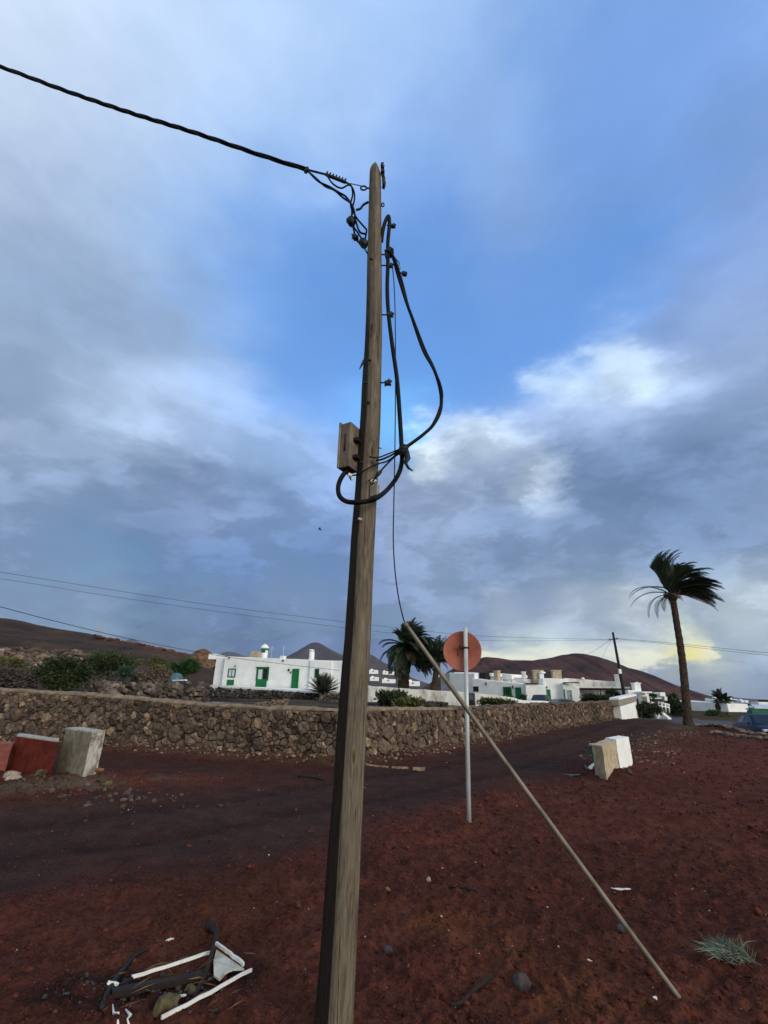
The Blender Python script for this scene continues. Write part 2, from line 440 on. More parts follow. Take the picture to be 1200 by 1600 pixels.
STONE_TINT = [(0.0, (.30, .27, .26)), (.25, (.56, .50, .46)), (.5, (.80, .71, .63)), (.72, (1.02, .90, .78)), (.86, (1.35, 1.12, .88)), (1.0, (2.2, 2.0, 1.75))]
MAT['stone'] = pm('wall_stone', (130, 117, 106), (84, 75, 69), s=9, rough=.95, bmp=.8, bd=.03, tint=STONE_TINT, spec=.2, detail=8)
MAT['joint'] = pm('wall_core_earth', (52, 42, 36), (30, 24, 21), s=8, rough=1, bmp=.6, spec=.1)
MAT['cap'] = pm('wall_cap_mortar', (150, 130, 108), (104, 88, 72), s=4, rough=.95, bmp=.7, bd=.03, spec=.2, detail=8)
MAT['basalt'] = pm('basalt_rubble', (150, 140, 134), (88, 80, 76), s=7, rough=.95, bmp=.8, bd=.03, tint=[(0, (.16, .14, .14)), (.5, (.40, .36, .33)), (1, (.95, .86, .78))], spec=.2)
MAT['gravel'] = pm('cinder_gravel', (110, 62, 48), (70, 38, 30), s=30, rough=.95, bmp=.6, bd=.01, tint=[(0, (.25, .22, .22)), (.4, (.75, .62, .58)), (.8, (1.1, .9, .8)), (1, (1.5, 1.3, 1.1))], spec=.2)
MAT['pebble'] = pm('pale_pebble', (205, 190, 172), (150, 136, 120), s=30, rough=.9, bmp=.4, spec=.2, tint=[(0, (.45, .36, .30)), (1, (1, 1, 1))])
MAT['white'] = pm('white_limewash', (238, 238, 236), (222, 221, 216), s=1.3, rough=.9, bmp=.25, bd=.02, spec=.25, lo=.4, hi=.72)
MAT['white_dirty'] = pm('stained_limewash', (222, 219, 210), (160, 150, 134), s=1.6, rough=.95, bmp=.4, bd=.02, spec=.2, lo=.45, hi=.7, scale=(1, 1, .5))
MAT['grey_wall'] = pm('grey_render', (172, 172, 172), (140, 140, 140), s=2, rough=.9, bmp=.3)
MAT['beige'] = pm('beige_render', (178, 160, 132), (140, 124, 100), s=7, rough=.95, bmp=.5, bd=.006, spec=.2)
MAT['beige_pale_lit'] = pm('beige_plaster_lit', (196, 178, 148), (150, 134, 108), s=7, rough=.95, bmp=.5, bd=.006)  # pale beige plaster, also painted light on the beige block's right face
MAT['green'] = pm('green_paint', (8, 118, 62), (4, 88, 46), s=5, rough=.55, bmp=.1)
MAT['green_dull'] = pm('dull_green_paint', (30, 92, 70), (16, 66, 50), s=6, rough=.6, bmp=.15)
MAT['dark'] = pm('dark_interior', (26, 26, 28), (16, 16, 17), s=3, rough=.8, bmp=0)
MAT['curtain'] = pm('white_curtain', (214, 220, 220), (186, 194, 196), s=8, rough=.9, scale=(6, 6, .2))
MAT['glass'] = pm('window_glass', (30, 40, 48), (22, 30, 36), s=2, rough=.08, bmp=0, spec=.3)
MAT['cable'] = pm('black_cable', (17, 18, 22), (9, 10, 12), s=20, rough=.65, bmp=.15, bd=.002, spec=.15)
MAT['blackmetal'] = pm('black_fitting', (15, 14, 14), (8, 7, 7), s=40, rough=.6, bmp=.3, bd=.003)
MAT['rust'] = pm('rusty_iron', (74, 48, 34), (34, 24, 20), s=40, rough=.9, bmp=.6, bd=.004)
MAT['galv'] = pm('galvanised_steel', (200, 202, 200), (164, 166, 166), s=14, rough=.55, bmp=.1, metal=.2, scale=(1, 1, .2))
MAT['signback'] = pm('faded_red_signback', (186, 112, 92), (160, 86, 68), s=7, rough=.6, bmp=.15, bd=.003, lo=.3, hi=.75)
MAT['pipe'] = pm('dull_steel_pipe', (142, 132, 118), (98, 90, 80), s=10, rough=.6, bmp=.25, bd=.003, metal=.35, scale=(1, 1, .25))
MAT['boxwood'] = pm('weathered_box', (124, 112, 96), (66, 56, 46), s=11, rough=.85, bmp=.5, bd=.006, scale=(1, 1, .4))
MAT['boxlid'] = pm('grey_box_lid', (138, 128, 112), (96, 86, 72), s=9, rough=.8, bmp=.4, bd=.004)
MAT['plastic_grey'] = pm('grey_plastic', (158, 150, 132), (126, 118, 104), s=14, rough=.6, bmp=.1)
MAT['redpaint'] = pm('brick_red_paint', (114, 43, 28), (84, 28, 19), s=6, rough=.85, bmp=.4, bd=.006, spec=.2)
MAT['pinkpaint'] = pm('pink_red_paint', (160, 88, 74), (124, 64, 54), s=6, rough=.9, bmp=.4, bd=.006)
MAT['concrete'] = pm('concrete', (150, 140, 118), (112, 102, 84), s=6, rough=.95, bmp=.5, bd=.006, spec=.2)
MAT['concrete_lit'] = pm('concrete_painted_lit', (196, 188, 174), (130, 120, 102), s=5, rough=.95, bmp=.5, bd=.006, lo=.45, hi=.58)  # paler blotchy concrete, light on the pillar's right side painted in
MAT['concrete_top'] = pm('pale_concrete_top', (186, 180, 166), (146, 138, 122), s=9, rough=.95, bmp=.6, bd=.008)
MAT['trunk'] = pm('palm_bark', (84, 68, 56), (40, 32, 27), s=6, rough=.95, bmp=1.0, bd=.06, scale=(1, 1, 1.6), spec=.15)
LEAFT = [(0, (.35, .38, .35)), (.5, (.8, .85, .75)), (1, (1.35, 1.35, 1.0))]
MAT['frond'] = pm('palm_frond', (62, 78, 52), (40, 54, 38), s=3, rough=.75, bmp=0, tint=LEAFT)
MAT['deadfrond'] = pm('dry_palm_frond', (118, 92, 72), (80, 62, 48), s=3, rough=.9, bmp=0, tint=LEAFT)
MAT['leaf'] = pm('shrub_leaf', (58, 70, 38), (38, 50, 27), s=2, rough=.7, bmp=0, tint=LEAFT)
MAT['leaf_bright'] = pm('bright_shrub_leaf', (54, 90, 36), (34, 62, 24), s=2, rough=.7, bmp=0, tint=LEAFT)
MAT['leaf_olive'] = pm('olive_shrub_leaf', (98, 98, 52), (66, 70, 36), s=2, rough=.8, bmp=0, tint=LEAFT)
MAT['leaf_yellow'] = pm('yellow_succulent_leaf', (128, 118, 58), (88, 84, 44), s=2, rough=.8, bmp=0, tint=LEAFT)
MAT['leaf_blue'] = pm('blue_green_leaf', (56, 82, 66), (40, 62, 50), s=2, rough=.8, bmp=0, tint=LEAFT)
MAT['leaf_grey'] = pm('grey_green_blade', (132, 140, 122), (96, 106, 90), s=6, rough=.85, bmp=0, tint=[(0, (.55, .55, .5)), (1, (1.15, 1.15, 1.1))])
MAT['twig'] = pm('shrub_stem', (86, 66, 50), (52, 40, 30), s=12, rough=.95)
MAT['tyre'] = pm('tyre_rubber', (28, 28, 29), (20, 20, 21), s=20, rough=.85, bmp=.2)
MAT['rim'] = pm('alloy_rim', (168, 170, 174), (140, 142, 146), s=6, rough=.35, metal=.8, bmp=0)
MAT['darkwood'] = pm('tarred_wood', (40, 34, 32), (24, 20, 19), s=8, rough=.85, scale=(1, 1, .1))
MAT['lampred'] = pm('red_lens', (150, 20, 18), (120, 14, 12), s=5, rough=.2, bmp=0)
MAT['lampclear'] = pm('clear_lens', (200, 206, 212), (170, 176, 182), s=5, rough=.15, bmp=0)
MAT['driftwood'] = pm('dark_wet_wood', (42, 29, 23), (20, 14, 11), s=10, rough=.85, bmp=.7, bd=.01, scale=(1, 1, 1))
MAT['frame'] = pm('chipped_white_frame', (226, 222, 214), (188, 180, 168), s=12, rough=.7, bmp=.3, bd=.003, lo=.5, hi=.8)
MAT['panel'] = pm('broken_board', (206, 204, 192), (166, 162, 146), s=9, rough=.9, bmp=.4, bd=.004)
MAT['moss'] = pm('mossy_stone', (104, 92, 56), (58, 46, 34), s=14, rough=.95, bmp=.8, bd=.012)
MAT['greystone'] = pm('dark_lava_rock', (74, 66, 66), (44, 38, 38), s=16, rough=.95, bmp=.9, bd=.014)
MAT['ochre'] = pm('ochre_rock', (150, 108, 72), (104, 72, 50), s=10, rough=.95, bmp=.8, bd=.02)
MAT['bin'] = pm('green_container_paint', (0, 112, 78), (0, 84, 60), s=4, rough=.5, bmp=.05)
MAT['bluewhite'] = pm('bluish_sheet', (196, 208, 226), (160, 176, 200), s=2, rough=.6, bmp=.1)
def paint(name, c, rough=.42):
    m = pm(name, c, tuple(int(k*.85) for k in c), s=3, rough=rough, bmp=0, spec=.18)
    m.node_tree.nodes['Principled BSDF'].inputs['Coat Weight'].default_value = .03
    return m

# ------------------------------------------------------------------ terrain
def G2(px, py): p = gnd(px, py); return (p.x, p.y)
WL0, WC, WL_END = (-16.3, 18.44), (-.75, 12.95), (21.0, 45.2)
def seg_dist(x, y, pts):
    d = np.full(np.shape(x), 1e9)
    for (ax, ay), (bx, by) in zip(pts[:-1], pts[1:]):
        vx, vy = bx-ax, by-ay; t = np.clip(((x-ax)*vx+(y-ay)*vy)/(vx*vx+vy*vy), 0, 1)
        d = np.minimum(d, np.hypot(x-ax-t*vx, y-ay-t*vy))
    return d
def side(x, y, a, b):
    "distance to the left of the line a->b"
    vx, vy = b[0]-a[0], b[1]-a[1]; l = math.hypot(vx, vy)
    return (vx*(y-a[1])-vy*(x-a[0]))/l
TR_MAIN = [(30, 54), (22, 42.5), (13.5, 29.5), (6.3, 18.2), (2.2, 12.6), (-.6, 9.6), (-2.8, 7.3), (-5.2, 5.6), (-10, 2.5), (-20, -2)]
TR_SIDE = [(0.5, 11.3), (-3.5, 11.9), (-7, 13.2), (-13, 15.2), (-24, 19.5)]
LANE = [(60, 24.5), (40, 28), (30, 32.5), (26.3, 38), (25.8, 46), (29, 60), (36, 90)]
def track_w(x, y):
    n = (fbm(x*.6, y*.6, 4, 2)-.5)*1.6+(fbm(x*4, y*4, 3, 9)-.5)*.35
    hw = 2.0+.35*np.clip((np.asarray(y)-20)/20, 0, 1)
    d = np.minimum(seg_dist(x, y, TR_MAIN)-hw, seg_dist(x, y, TR_SIDE)-1.25)+n*.7
    return sstep(.45, -.45, d)
def lane_w(x, y):
    d = seg_dist(x, y, LANE)-2.7+(fbm(x*.8, y*.8, 3, 4)-.5)*.7
    return sstep(.18, -.18, d)
def behind(x, y):
    return np.minimum(side(x, y, WC, WL_END), -side(x, y, WC, WL0) * 1.0)
KERB = (G2(1090, 1139.5), G2(1260, 1158))
def base_z(x, y):
    x = np.asarray(x, float); y = np.asarray(y, float)
    r = np.hypot(x, y)
    d = behind(x, y)
    dd = np.maximum(d, 0)
    right = 1-sstep(8, 30, x-.5*(y-20)) if False else 1.0
    z = .72*sstep(.25, .6, d)+.28*sstep(2, 26, dd)+.014*np.clip(dd-34, 0, 60)
    z = np.where(d > 0, z, 0.0)*(1-.35*sstep(120, 500, r))
    # gentle fall towards the coast on the right, far ground flat
    z = z-sstep(70, 900, r)*sstep(-.2, .5, x/np.maximum(r, 1))*22
    z = z-sstep(900, 2600, r)*60*sstep(.0, .5, x/np.maximum(r, 1))
    z = z-.62*np.exp(-(seg_dist(x, y, [(18.3, 50.5), (24.8, 50.3)])/3.4)**4)
    for (fx, fy, fh, fr_) in ((1.72, 3.47, .035, .10), (1.17, 7.22, .05, .18), (-.2, 3.1, .05, .3), (4.9, 11.6, .05, .5), (-5.5, 10.1, .07, .55)):
        z = z+fh*np.exp(-((x-fx)**2+(y-fy)**2)/fr_**2)
    k_ = side(x, y, KERB[0], KERB[1])
    z = z-.60*sstep(.6, 3.2, k_)*sstep(19.3, 22.2, x)*(1-sstep(35, 42, y))*(d < -.5)
    # berm at the foot of the walls, hump by the left blocks, bank by the palm
    foot = np.minimum(seg_dist(x, y, [WL0, WC]), seg_dist(x, y, [WC, WL_END]))
    z = z+.16*np.exp(-(foot/.45)**2)*(d < .3)*(.5+fbm(x*1.5, y*1.5, 3, 6))
    z = z+.10*np.exp(-(seg_dist(x, y, [(-9, 10.2), (-5.8, 9.6), (-4.6, 9.7)])/.9)**2)
    z = z+.16*np.exp(-(seg_dist(x, y, [(14.5, 30.5), (17.5, 30.8), (20, 29)])/1.3)**2)
    z = z+.06*np.exp(-(seg_dist(x, y, [(5.2, 11.7), (6.4, 12.2)])/.6)**2)
    return z
def gz(x, y): return float(base_z(np.array([x]), np.array([y]))[0])
def micro_z(x, y, tr, ln):
    r = np.hypot(x, y)
    k = (1-tr*.72)*(1-ln*.95)
    m = (fbm(x*.9, y*.9, 3, 1)-.5)*.10
    m = m+(fbm(x*3.1, y*3.1, 4, 3)-.5)*.085*k
    rid = 1-np.abs(2*fbm(x*9, y*9, 3, 5)-1)
    m = m+(sstep(.72, 1.0, rid))*.016*k+np.maximum(fbm(x*14, y*14, 3, 8)-.52, 0)*.13*k+(vn(x*42, y*42, 2)-.5)*.010*k
    # wheel ruts
    dm = seg_dist(x, y, TR_MAIN)
    m = m-.045*tr*(np.exp(-((dm-.78)/.2)**2))
    return m*(1-sstep(25, 60, r)*.5)

def build_ground():
    ang = np.radians(np.concatenate([np.arange(-68, 68, .27), np.arange(68, 292, 4.0)]))     # from +Y clockwise
    rr = [1.2]
    while rr[-1] < 45: rr.append(rr[-1]*1.0075)
    while rr[-1] < 30000: rr.append(rr[-1]*1.06)
    rr = np.array(rr)
    A, R_ = np.meshgrid(ang, rr)
    X = R_*np.sin(A); Y = R_*np.cos(A)
    na, nr = len(ang), len(rr)
    tr = track_w(X, Y); ln = lane_w(X, Y); d = behind(X, Y)
    Z = base_z(X, Y)+micro_z(X, Y, tr, ln)
    r = np.hypot(X, Y)
    # base colours
    def mixc(a, b, t): return a*(1-t[..., None])+np.array(b)*t[..., None]
    red = np.ones(X.shape+(3,))*np.array((.088, .0280, .0190))
    big = fbm(X*.35, Y*.35, 4, 12)
    red = mixc(red, (.068, .0225, .0160), sstep(.42, .65, big))
    red = mixc(red, (.112, .040, .018), sstep(.45, .75, fbm(X*.8+3, Y*.8, 3, 14))*np.exp(-(((X-.7)/1.6)**2+((Y-4.1)/1.1)**2)))
    red = mixc(red, (.115, .034, .024), .6*sstep(4, 9, X)*sstep(30, 14, Y))
    red = mixc(red, (.105, .085, .060), .75*sstep(.35, .6, fbm(X*1.3, Y*1.3, 4, 21))*np.exp(-(seg_dist(X, Y, [(-10, 9.8), (-5.8, 9.2), (-4.2, 9.6)])/.75)**2))
    red = mixc(red, (.075, .060, .042), .8*sstep(.3, .6, fbm(X*.9, Y*.9, 4, 22))*np.exp(-(seg_dist(X, Y, [(9, 19.5), (14.5, 29.5), (19, 30.5)])/1.6)**2))
    red = mixc(red, (.090, .058, .040), .85*np.exp(-(np.minimum(seg_dist(X, Y, [WL0, WC]), seg_dist(X, Y, [WC, WL_END]))/.6)**2))
    trk = np.ones_like(red)*np.array((.050, .0255, .0215))
    trk = mixc(trk, (.042, .0220, .0190), sstep(.35, .6, fbm(X*.5, Y*.5, 3, 31))*.9)
    dm = seg_dist(X, Y, TR_MAIN)
    trk = mixc(trk, (.055, .021, .0145), .8*sstep(.4, .7, fbm(X*.45+5, Y*.45, 4, 33)))
    trk = mixc(trk, (.026, .0135, .0118), .7*np.exp(-((dm-.78)/.25)**2))
    red = mixc(red, (.020, .011, .009), .92*np.exp(-(seg_dist(X, Y, [(-1.75, 3.5), (-1.1, 3.6), (-.85, 3.72)])/.20)**4)*sstep(.22, .5, fbm(X*6, Y*6, 3, 77)))  # dark shadow around the broken frame painted into the charred soil
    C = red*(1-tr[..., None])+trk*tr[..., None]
    C = mixc(C, (.085, .092, .105), ln)
    fld = mixc(np.ones_like(red)*np.array((.018, .018, .020)), (.075, .058, .040), sstep(.42, .6, fbm(X*.22, Y*.22, 4, 41)))
    fld = mixc(fld, (.070, .060, .030), .6*sstep(.5, .7, fbm(X*.5, Y*.5, 4, 43)))
    C = mixc(C, (0, 0, 0), np.zeros_like(X))
    bw = sstep(.1, .5, d)
    C = C*(1-bw[..., None])+fld*bw[..., None]
    far = sstep(45, 110, r)*(1-bw)
    C = mixc(C, (.060, .046, .034), far*(1-ln))
    C = mixc(C, (.050, .046, .022), (1-ln)*(1-bw)*sstep(33, 42, Y)*sstep(25, 28, X)*sstep(.3, .55, fbm(X*.3, Y*.3, 3, 81)))
    C = mixc(C, (.035, .034, .040), sstep(400, 1200, r))
    C = C*(0.92+.3*(fbm(X*5, Y*5, 3, 51)-.35))[..., None]
    vid = np.arange(na*nr).reshape(nr, na)
    nxt = np.roll(vid, -1, axis=1)
    q = np.stack([vid[:-1], vid[1:], nxt[1:], nxt[:-1]], -1).reshape(-1, 4)
    fw = lambda w: (w[:-1]+w[1:]+np.roll(w, -1, 1)[1:]+np.roll(w, -1, 1)[:-1]).reshape(-1)/4
    ft, fl = fw(tr), fw(ln*(d < .2)); fb = fw(bw)
    cls = np.where(fl > .5, 2, np.where((ft > .5) & (fb < .5), 1, 0))
    V = np.stack([X, Y, Z], -1).reshape(-1, 3); CC = C.reshape(-1, 3)
    for k, nm in ((0, 'ground'), (1, 'dirt_track'), (2, 'asphalt_road')):
        f = q[cls == k]
        used = np.unique(f); mp = np.full(len(V), -1); mp[used] = np.arange(len(used))
        vv = V[used]; ff = mp[f]; cc = CC[used]
        if k == 0:                                           # middle disc under the camera
            c0 = len(vv); vv = np.vstack([vv, [[0, 0, 0]]]); cc = np.vstack([cc, cc[:1]])
        me = bpy.data.meshes.new(nm)
        tri = []
        if k == 0:
            ring = mp[vid[0]]
            tri = [(c0, int(ring[(i+1) % na]), int(ring[i])) for i in range(na) if ring[i] >= 0 and ring[(i+1) % na] >= 0]
        nl = len(ff)*4+len(tri)*3
        me.vertices.add(len(vv)); me.vertices.foreach_set('co', vv.ravel())
        me.loops.add(nl)
        me.loops.foreach_set('vertex_index', np.concatenate([ff[:, ::-1].ravel(), np.array(tri, int).ravel()]).astype(np.int32))
        me.polygons.add(len(ff)+len(tri))
        ls = np.concatenate([np.arange(len(ff))*4, len(ff)*4+np.arange(len(tri))*3]).astype(np.int32)
        me.polygons.foreach_set('loop_start', ls)
        me.polygons.foreach_set('use_smooth', np.ones(len(ls), bool))
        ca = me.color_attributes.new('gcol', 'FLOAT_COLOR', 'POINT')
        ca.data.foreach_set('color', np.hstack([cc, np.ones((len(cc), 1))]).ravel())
        me.update(calc_edges=True); me.validate()
        me.materials.append(MAT['ground'])
        o = bpy.data.objects.new(nm, me); COL.objects.link(o); o['kind'] = 'structure'
build_ground()

# ------------------------------------------------------------------ hills
def hill_mat(name, c1, c2, streak=1.0, s=.02, hz=0):
    m, nt, b = new_mat(name)
    n = tex(nt, scale=(1, 1, .25), s=s, detail=9, rough=.65); n2 = tex(nt, s=s*9, detail=5, rough=.7)
    c = ramp(nt, n, [(.35, srgb(*c1)), (.62, srgb(*c2))])
    f2 = ramp(nt, n2, [(.35, (.72, .7, .7)), (.65, (1.25, 1.22, 1.18))])
    mx = N_(nt, 'ShaderNodeMix', data_type='RGBA', blend_type='MULTIPLY'); mx.inputs[0].default_value = 1
    lk(nt, c, mx.inputs[6]); lk(nt, f2, mx.inputs[7]); lk(nt, mx.outputs[2], b.inputs['Base Color'])
    b.inputs['Roughness'].default_value = 1; b.inputs['Specular IOR Level'].default_value = .1
    return m
def hill(name, prof, Y, front, back, foot, mat, rough=.04, nx=160, ny=40, gully=0.0):
    "ridge through the pixel profile at distance Y, slopes to both sides"
    px = np.array([p[0] for p in prof], float); py = np.array([p[1] for p in prof], float)
    pts = [at(a, b, Y) for a, b in prof]
    xs = np.array([p.x for p in pts]); zs = np.array([p.z for p in pts])
    X = np.linspace(xs[0], xs[-1], nx)
    Zr = np.interp(X, xs, zs)
    k = max(3, nx//60); Zr = np.convolve(np.pad(Zr, k, 'edge'), np.ones(2*k+1)/(2*k+1), 'valid')
    T = np.concatenate([np.linspace(-1, 0, ny), np.linspace(0, 1, ny//2)[1:]])
    XX, TT = np.meshgrid(X, T)
    YY = Y+np.where(TT < 0, TT*front, TT*back)
    s = 1-sstep(0, 1, np.abs(TT))
    s = .55*s+.45*(1-np.abs(TT))
    hgt = np.maximum(Zr-foot, 0)
    sc = max(hgt.max(), 1)
    n = fbm(XX/sc*1.8, YY/sc*1.8, 5, 17)-.5
    g = (fbm(XX/sc*9, TT*1.2, 3, 19)-.5)*gully
    ZZ = foot+hgt[None, :]*s+(n*rough+g)*sc*(s > 0)*np.minimum(1, (1-np.abs(TT))*4)*np.minimum(1, np.abs(TT)*6+.25)*np.minimum(1, hgt/sc*4)[None, :]
    # sides taper
    m_, n_ = XX.shape
    V = np.stack([XX, YY, ZZ], -1).reshape(-1, 3)
    vid = np.arange(m_*n_).reshape(m_, n_)
    q = np.stack([vid[:-1, :-1], vid[:-1, 1:], vid[1:, 1:], vid[1:, :-1]], -1).reshape(-1, 4)
    me = bpy.data.meshes.new(name); me.from_pydata(V.tolist(), [], q.tolist()); me.materials.append(mat)
    for p in me.polygons: p.use_smooth = True
    o = bpy.data.objects.new(name, me); COL.objects.link(o); o['kind'] = 'structure'
    return o
hill('near_hillside', [(-700, 950), (-400, 940), (-150, 950), (0, 965), (25, 967), (50, 974), (97, 984), (140, 990), (165, 997), (205, 1004), (240, 1011), (270, 1018), (300, 1024), (330, 1030), (380, 1042), (430, 1062), (470, 1084)],
     240, 185, 120, 1.0, hill_mat('hill_scrub', (80, 60, 46), (46, 39, 35), s=.05), .085, 320, 90)
hill('rocky_outcrop', [(290, 1032), (300, 1024), (306, 1019), (312, 1014), (320, 1013), (328, 1018), (336, 1024), (350, 1034)],
     200, 22, 12, 7.0, hill_mat('outcrop_rock', (128, 98, 70), (70, 52, 42), s=.5), .25, 60, 16)
hill('red_volcano', [(640, 1090), (680, 1062), (715, 1040), (745, 1031), (758, 1026), (772, 1027), (795, 1031), (830, 1032), (860, 1028), (885, 1022), (902, 1020.5), (920, 1023), (945, 1032), (970, 1043), (1000, 1056), (1030, 1070), (1055, 1083), (1080, 1093), (1110, 1102)],
     900, 380, 500, -34, hill_mat('volcano_cinder', (92, 60, 52), (46, 31, 32), s=.016), .04, 300, 80, .06)
hill('dark_cone', [(340, 1088), (400, 1060), (445, 1030), (470, 1014), (488, 1004), (495, 1003), (502, 1006), (515, 1014), (535, 1024), (548, 1024), (562, 1020), (580, 1022), (596, 1033), (615, 1043), (650, 1062), (700, 1080)],
     2600, 900, 900, -10, hill_mat('cone_cinder', (86, 72, 70), (64, 56, 58), s=.004), .03, 200, 40, .04)
hill('far_peak', [(170, 1030), (185, 1010), (197, 1000), (204, 998), (212, 1000), (222, 1008), (250, 1030)], 5200, 700, 700, 0, hill_mat('far_rock', (82, 72, 68), (64, 56, 54), s=.002), .03, 50, 16)
hill('far_ridge', [(300, 1050), (335, 1026), (352, 1017), (370, 1020), (390, 1028), (420, 1032), (445, 1026), (455, 1025), (470, 1032), (500, 1045)], 6000, 900, 900, 0, hill_mat('far_ridge_rock', (80, 70, 66), (62, 54, 52), s=.002), .03, 60, 16)
hill('coast_hill', [(1085, 1092), (1110, 1088), (1118, 1086), (1126, 1087), (1150, 1090), (1175, 1092), (1210, 1094), (1300, 1096)], 3800, 500, 500, -82, hill_mat('coast_rock', (78, 66, 70), (60, 56, 64), s=.003), .03, 60, 16)
def sea():
    mb = MB()
    a = [math.radians(k) for k in range(-10, 121, 5)]
    vs = []
    for R0 in (4500, 9000, 18000, 40000): vs += [(R0*math.sin(k), R0*math.cos(k), -40.0) for k in a]
    n = len(a)
    mb.add(vs, [(i*n+k, (i+1)*n+k, (i+1)*n+k+1, i*n+k+1) for i in range(3) for k in range(n-1)])
    m = pm('sea_water', (44, 62, 88), (36, 54, 80), s=.002, rough=.3, bmp=.2, bd=2, spec=.5)
    o = mb.build('sea', m); o['kind'] = 'structure'
sea()

# ------------------------------------------------------------------ stone walls
class Plane:
    "a vertical plane through two ground points; u along, z up, n towards the camera side"
    def __init__(s, a, b):
        s.a = Vector((a[0], a[1], 0)); s.b = Vector((b[0], b[1], 0)); s.L = (s.b-s.a).length
        s.t = (s.b-s.a)/s.L; s.n = Vector((s.t.y, -s.t.x, 0))
    def hit(s, px, py):
        d = ray(px, py); o = Vector((0, 0, CAMH)); k = (s.a-o).dot(s.n)/d.dot(s.n)
        p = o+d*k; return (p-s.a).dot(s.t), p.z
    def P(s, u, z, w=0.0): return s.a+s.t*u+s.n*w+Vector((0, 0, z))
    def M(s, u, z, w=0.0):
        "matrix: local x along the wall, y up, z out towards the viewer"
        p = s.P(u, z, w)
        return Matrix(((s.t.x, 0, s.n.x, p.x), (s.t.y, 0, s.n.y, p.y), (0, 1, 0, p.z), (0, 0, 0, 1)))
def clip_poly(poly, a, b, c):
    "keep a*x+b*y<=c"
    out = []
    for i in range(len(poly)):
        p, q = poly[i], poly[(i+1) % len(poly)]
        dp = a*p[0]+b*p[1]-c; dq = a*q[0]+b*q[1]-c
        if dp <= 0: out.append(p)
        if (dp < 0 < dq) or (dq < 0 < dp):
            t = dp/(dp-dq); out.append((p[0]+(q[0]-p[0])*t, p[1]+(q[1]-p[1])*t))
    return out
def stone_face(mb, pl, u0, u1, zb, zt, size, seed, depth=(.07, .20), fine=True):
    r = random.Random(seed)
    pts = []; u = u0
    step = size
    # jittered seeds, sizes vary over the wall: dart throwing with varying radius
    area = (u1-u0)*1.6
    tries = int(area/(size*size)*9)
    cell = {}
    for _ in range(tries):
        uu = r.uniform(u0-.1, u1+.1)
        b_, t_ = zb(uu), zt(uu)
        zz = b_+(t_-b_)*r.random()
        rad = size*r.choice((.42, .48, .55, .65, .8, 1.0, 1.3, 1.75))*(.9+.3*(1-(zz-b_)/max(t_-b_, .1)))
        ok = True
        ci, cj = int(uu//1.3), 0
        for c_ in (ci-1, ci, ci+1):
            for (pu, pz, pr) in cell.get(c_, ()):
                if (pu-uu)**2/1.35+(pz-zz)**2 < ((rad+pr)*.5)**2: ok = False; break
            if not ok: break
        if ok: cell.setdefault(ci, []).append((uu, zz, rad)); pts.append((uu, zz, rad))
    for (pu, pz, pr) in pts:
        b_, t_ = zb(pu)-.12, zt(pu)
        poly = [(max(u0, pu-1.0), b_), (min(u1, pu+1.0), b_), (min(u1, pu+1.0), t_), (max(u0, pu-1.0), t_)]
        ci = int(pu//1.3)
        for c_ in (ci-1, ci, ci+1):
            for (qu, qz, qr) in cell.get(c_, ()):
                if (qu, qz) == (pu, pz): continue
                dx, dz = qu-pu, qz-pz; d2 = dx*dx+dz*dz
                if d2 > 2.2: continue
                k = (d2+pr*pr*.6-qr*qr*.6)/2
                poly = clip_poly(poly, dx, dz, k+dx*pu+dz*pz)
                if len(poly) < 3: break
            if len(poly) < 3: break
        if len(poly) < 3: continue
        cx = sum(p[0] for p in poly)/len(poly); cz = sum(p[1] for p in poly)/len(poly)
        # densify the outline and roughen it
        ol = []
        for i in range(len(poly)):
            p, q = poly[i], poly[(i+1) % len(poly)]
            l = math.hypot(q[0]-p[0], q[1]-p[1]); k = max(1, int(l/(.09 if fine else .2)))
            for j in range(k): ol.append((p[0]+(q[0]-p[0])*j/k, p[1]+(q[1]-p[1])*j/k))
        n = len(ol)
        if n < 3: continue
        sz = math.sqrt(max(1e-4, sum(math.hypot(p[0]-cx, p[1]-cz) for p in ol)/n))
        dep = r.uniform(*depth)*(.7+.6*min(1, sz)); tx, tz = r.uniform(-.25, .25), r.uniform(-.25, .25)
        vs = []
        for (s_, dd, jit) in ((.975, -.03, .0), (.93, .55, .04), (.83, .92, .07), (.45, 1.0, .12)):
            for (x, y) in ol:
                j = 1+r.uniform(-jit, jit)
                X, Y_ = cx+(x-cx)*s_*j, cz+(y-cz)*s_*j
                w = dep*dd+(X-cx)*tx*max(dd, 0)+(Y_-cz)*tz*max(dd, 0)+r.uniform(-1, 1)*.016*(dd > 0)
                vs.append(pl.P(X, Y_, w))
        vs.append(pl.P(cx, cz, dep*(1.0+r.uniform(-.15, .15))))
        fs = []
        for k in range(3):
            for i in range(n): fs.append((k*n+i, k*n+(i+1) % n, (k+1)*n+(i+1) % n, (k+1)*n+i))
        for i in range(n): fs.append((3*n+i, 3*n+(i+1) % n, 4*n))
        mb.cur = min(1, max(0, r.gauss(.46, .22))) if r.random() < .94 else r.uniform(.85, 1)
        mb.add(vs, fs, False)
    mb.cur = .5
def smooth_line(vals):
    xs = [v[0] for v in vals]; ys = [v[1] for v in vals]
    return lambda u: float(np.interp(u, xs, ys))
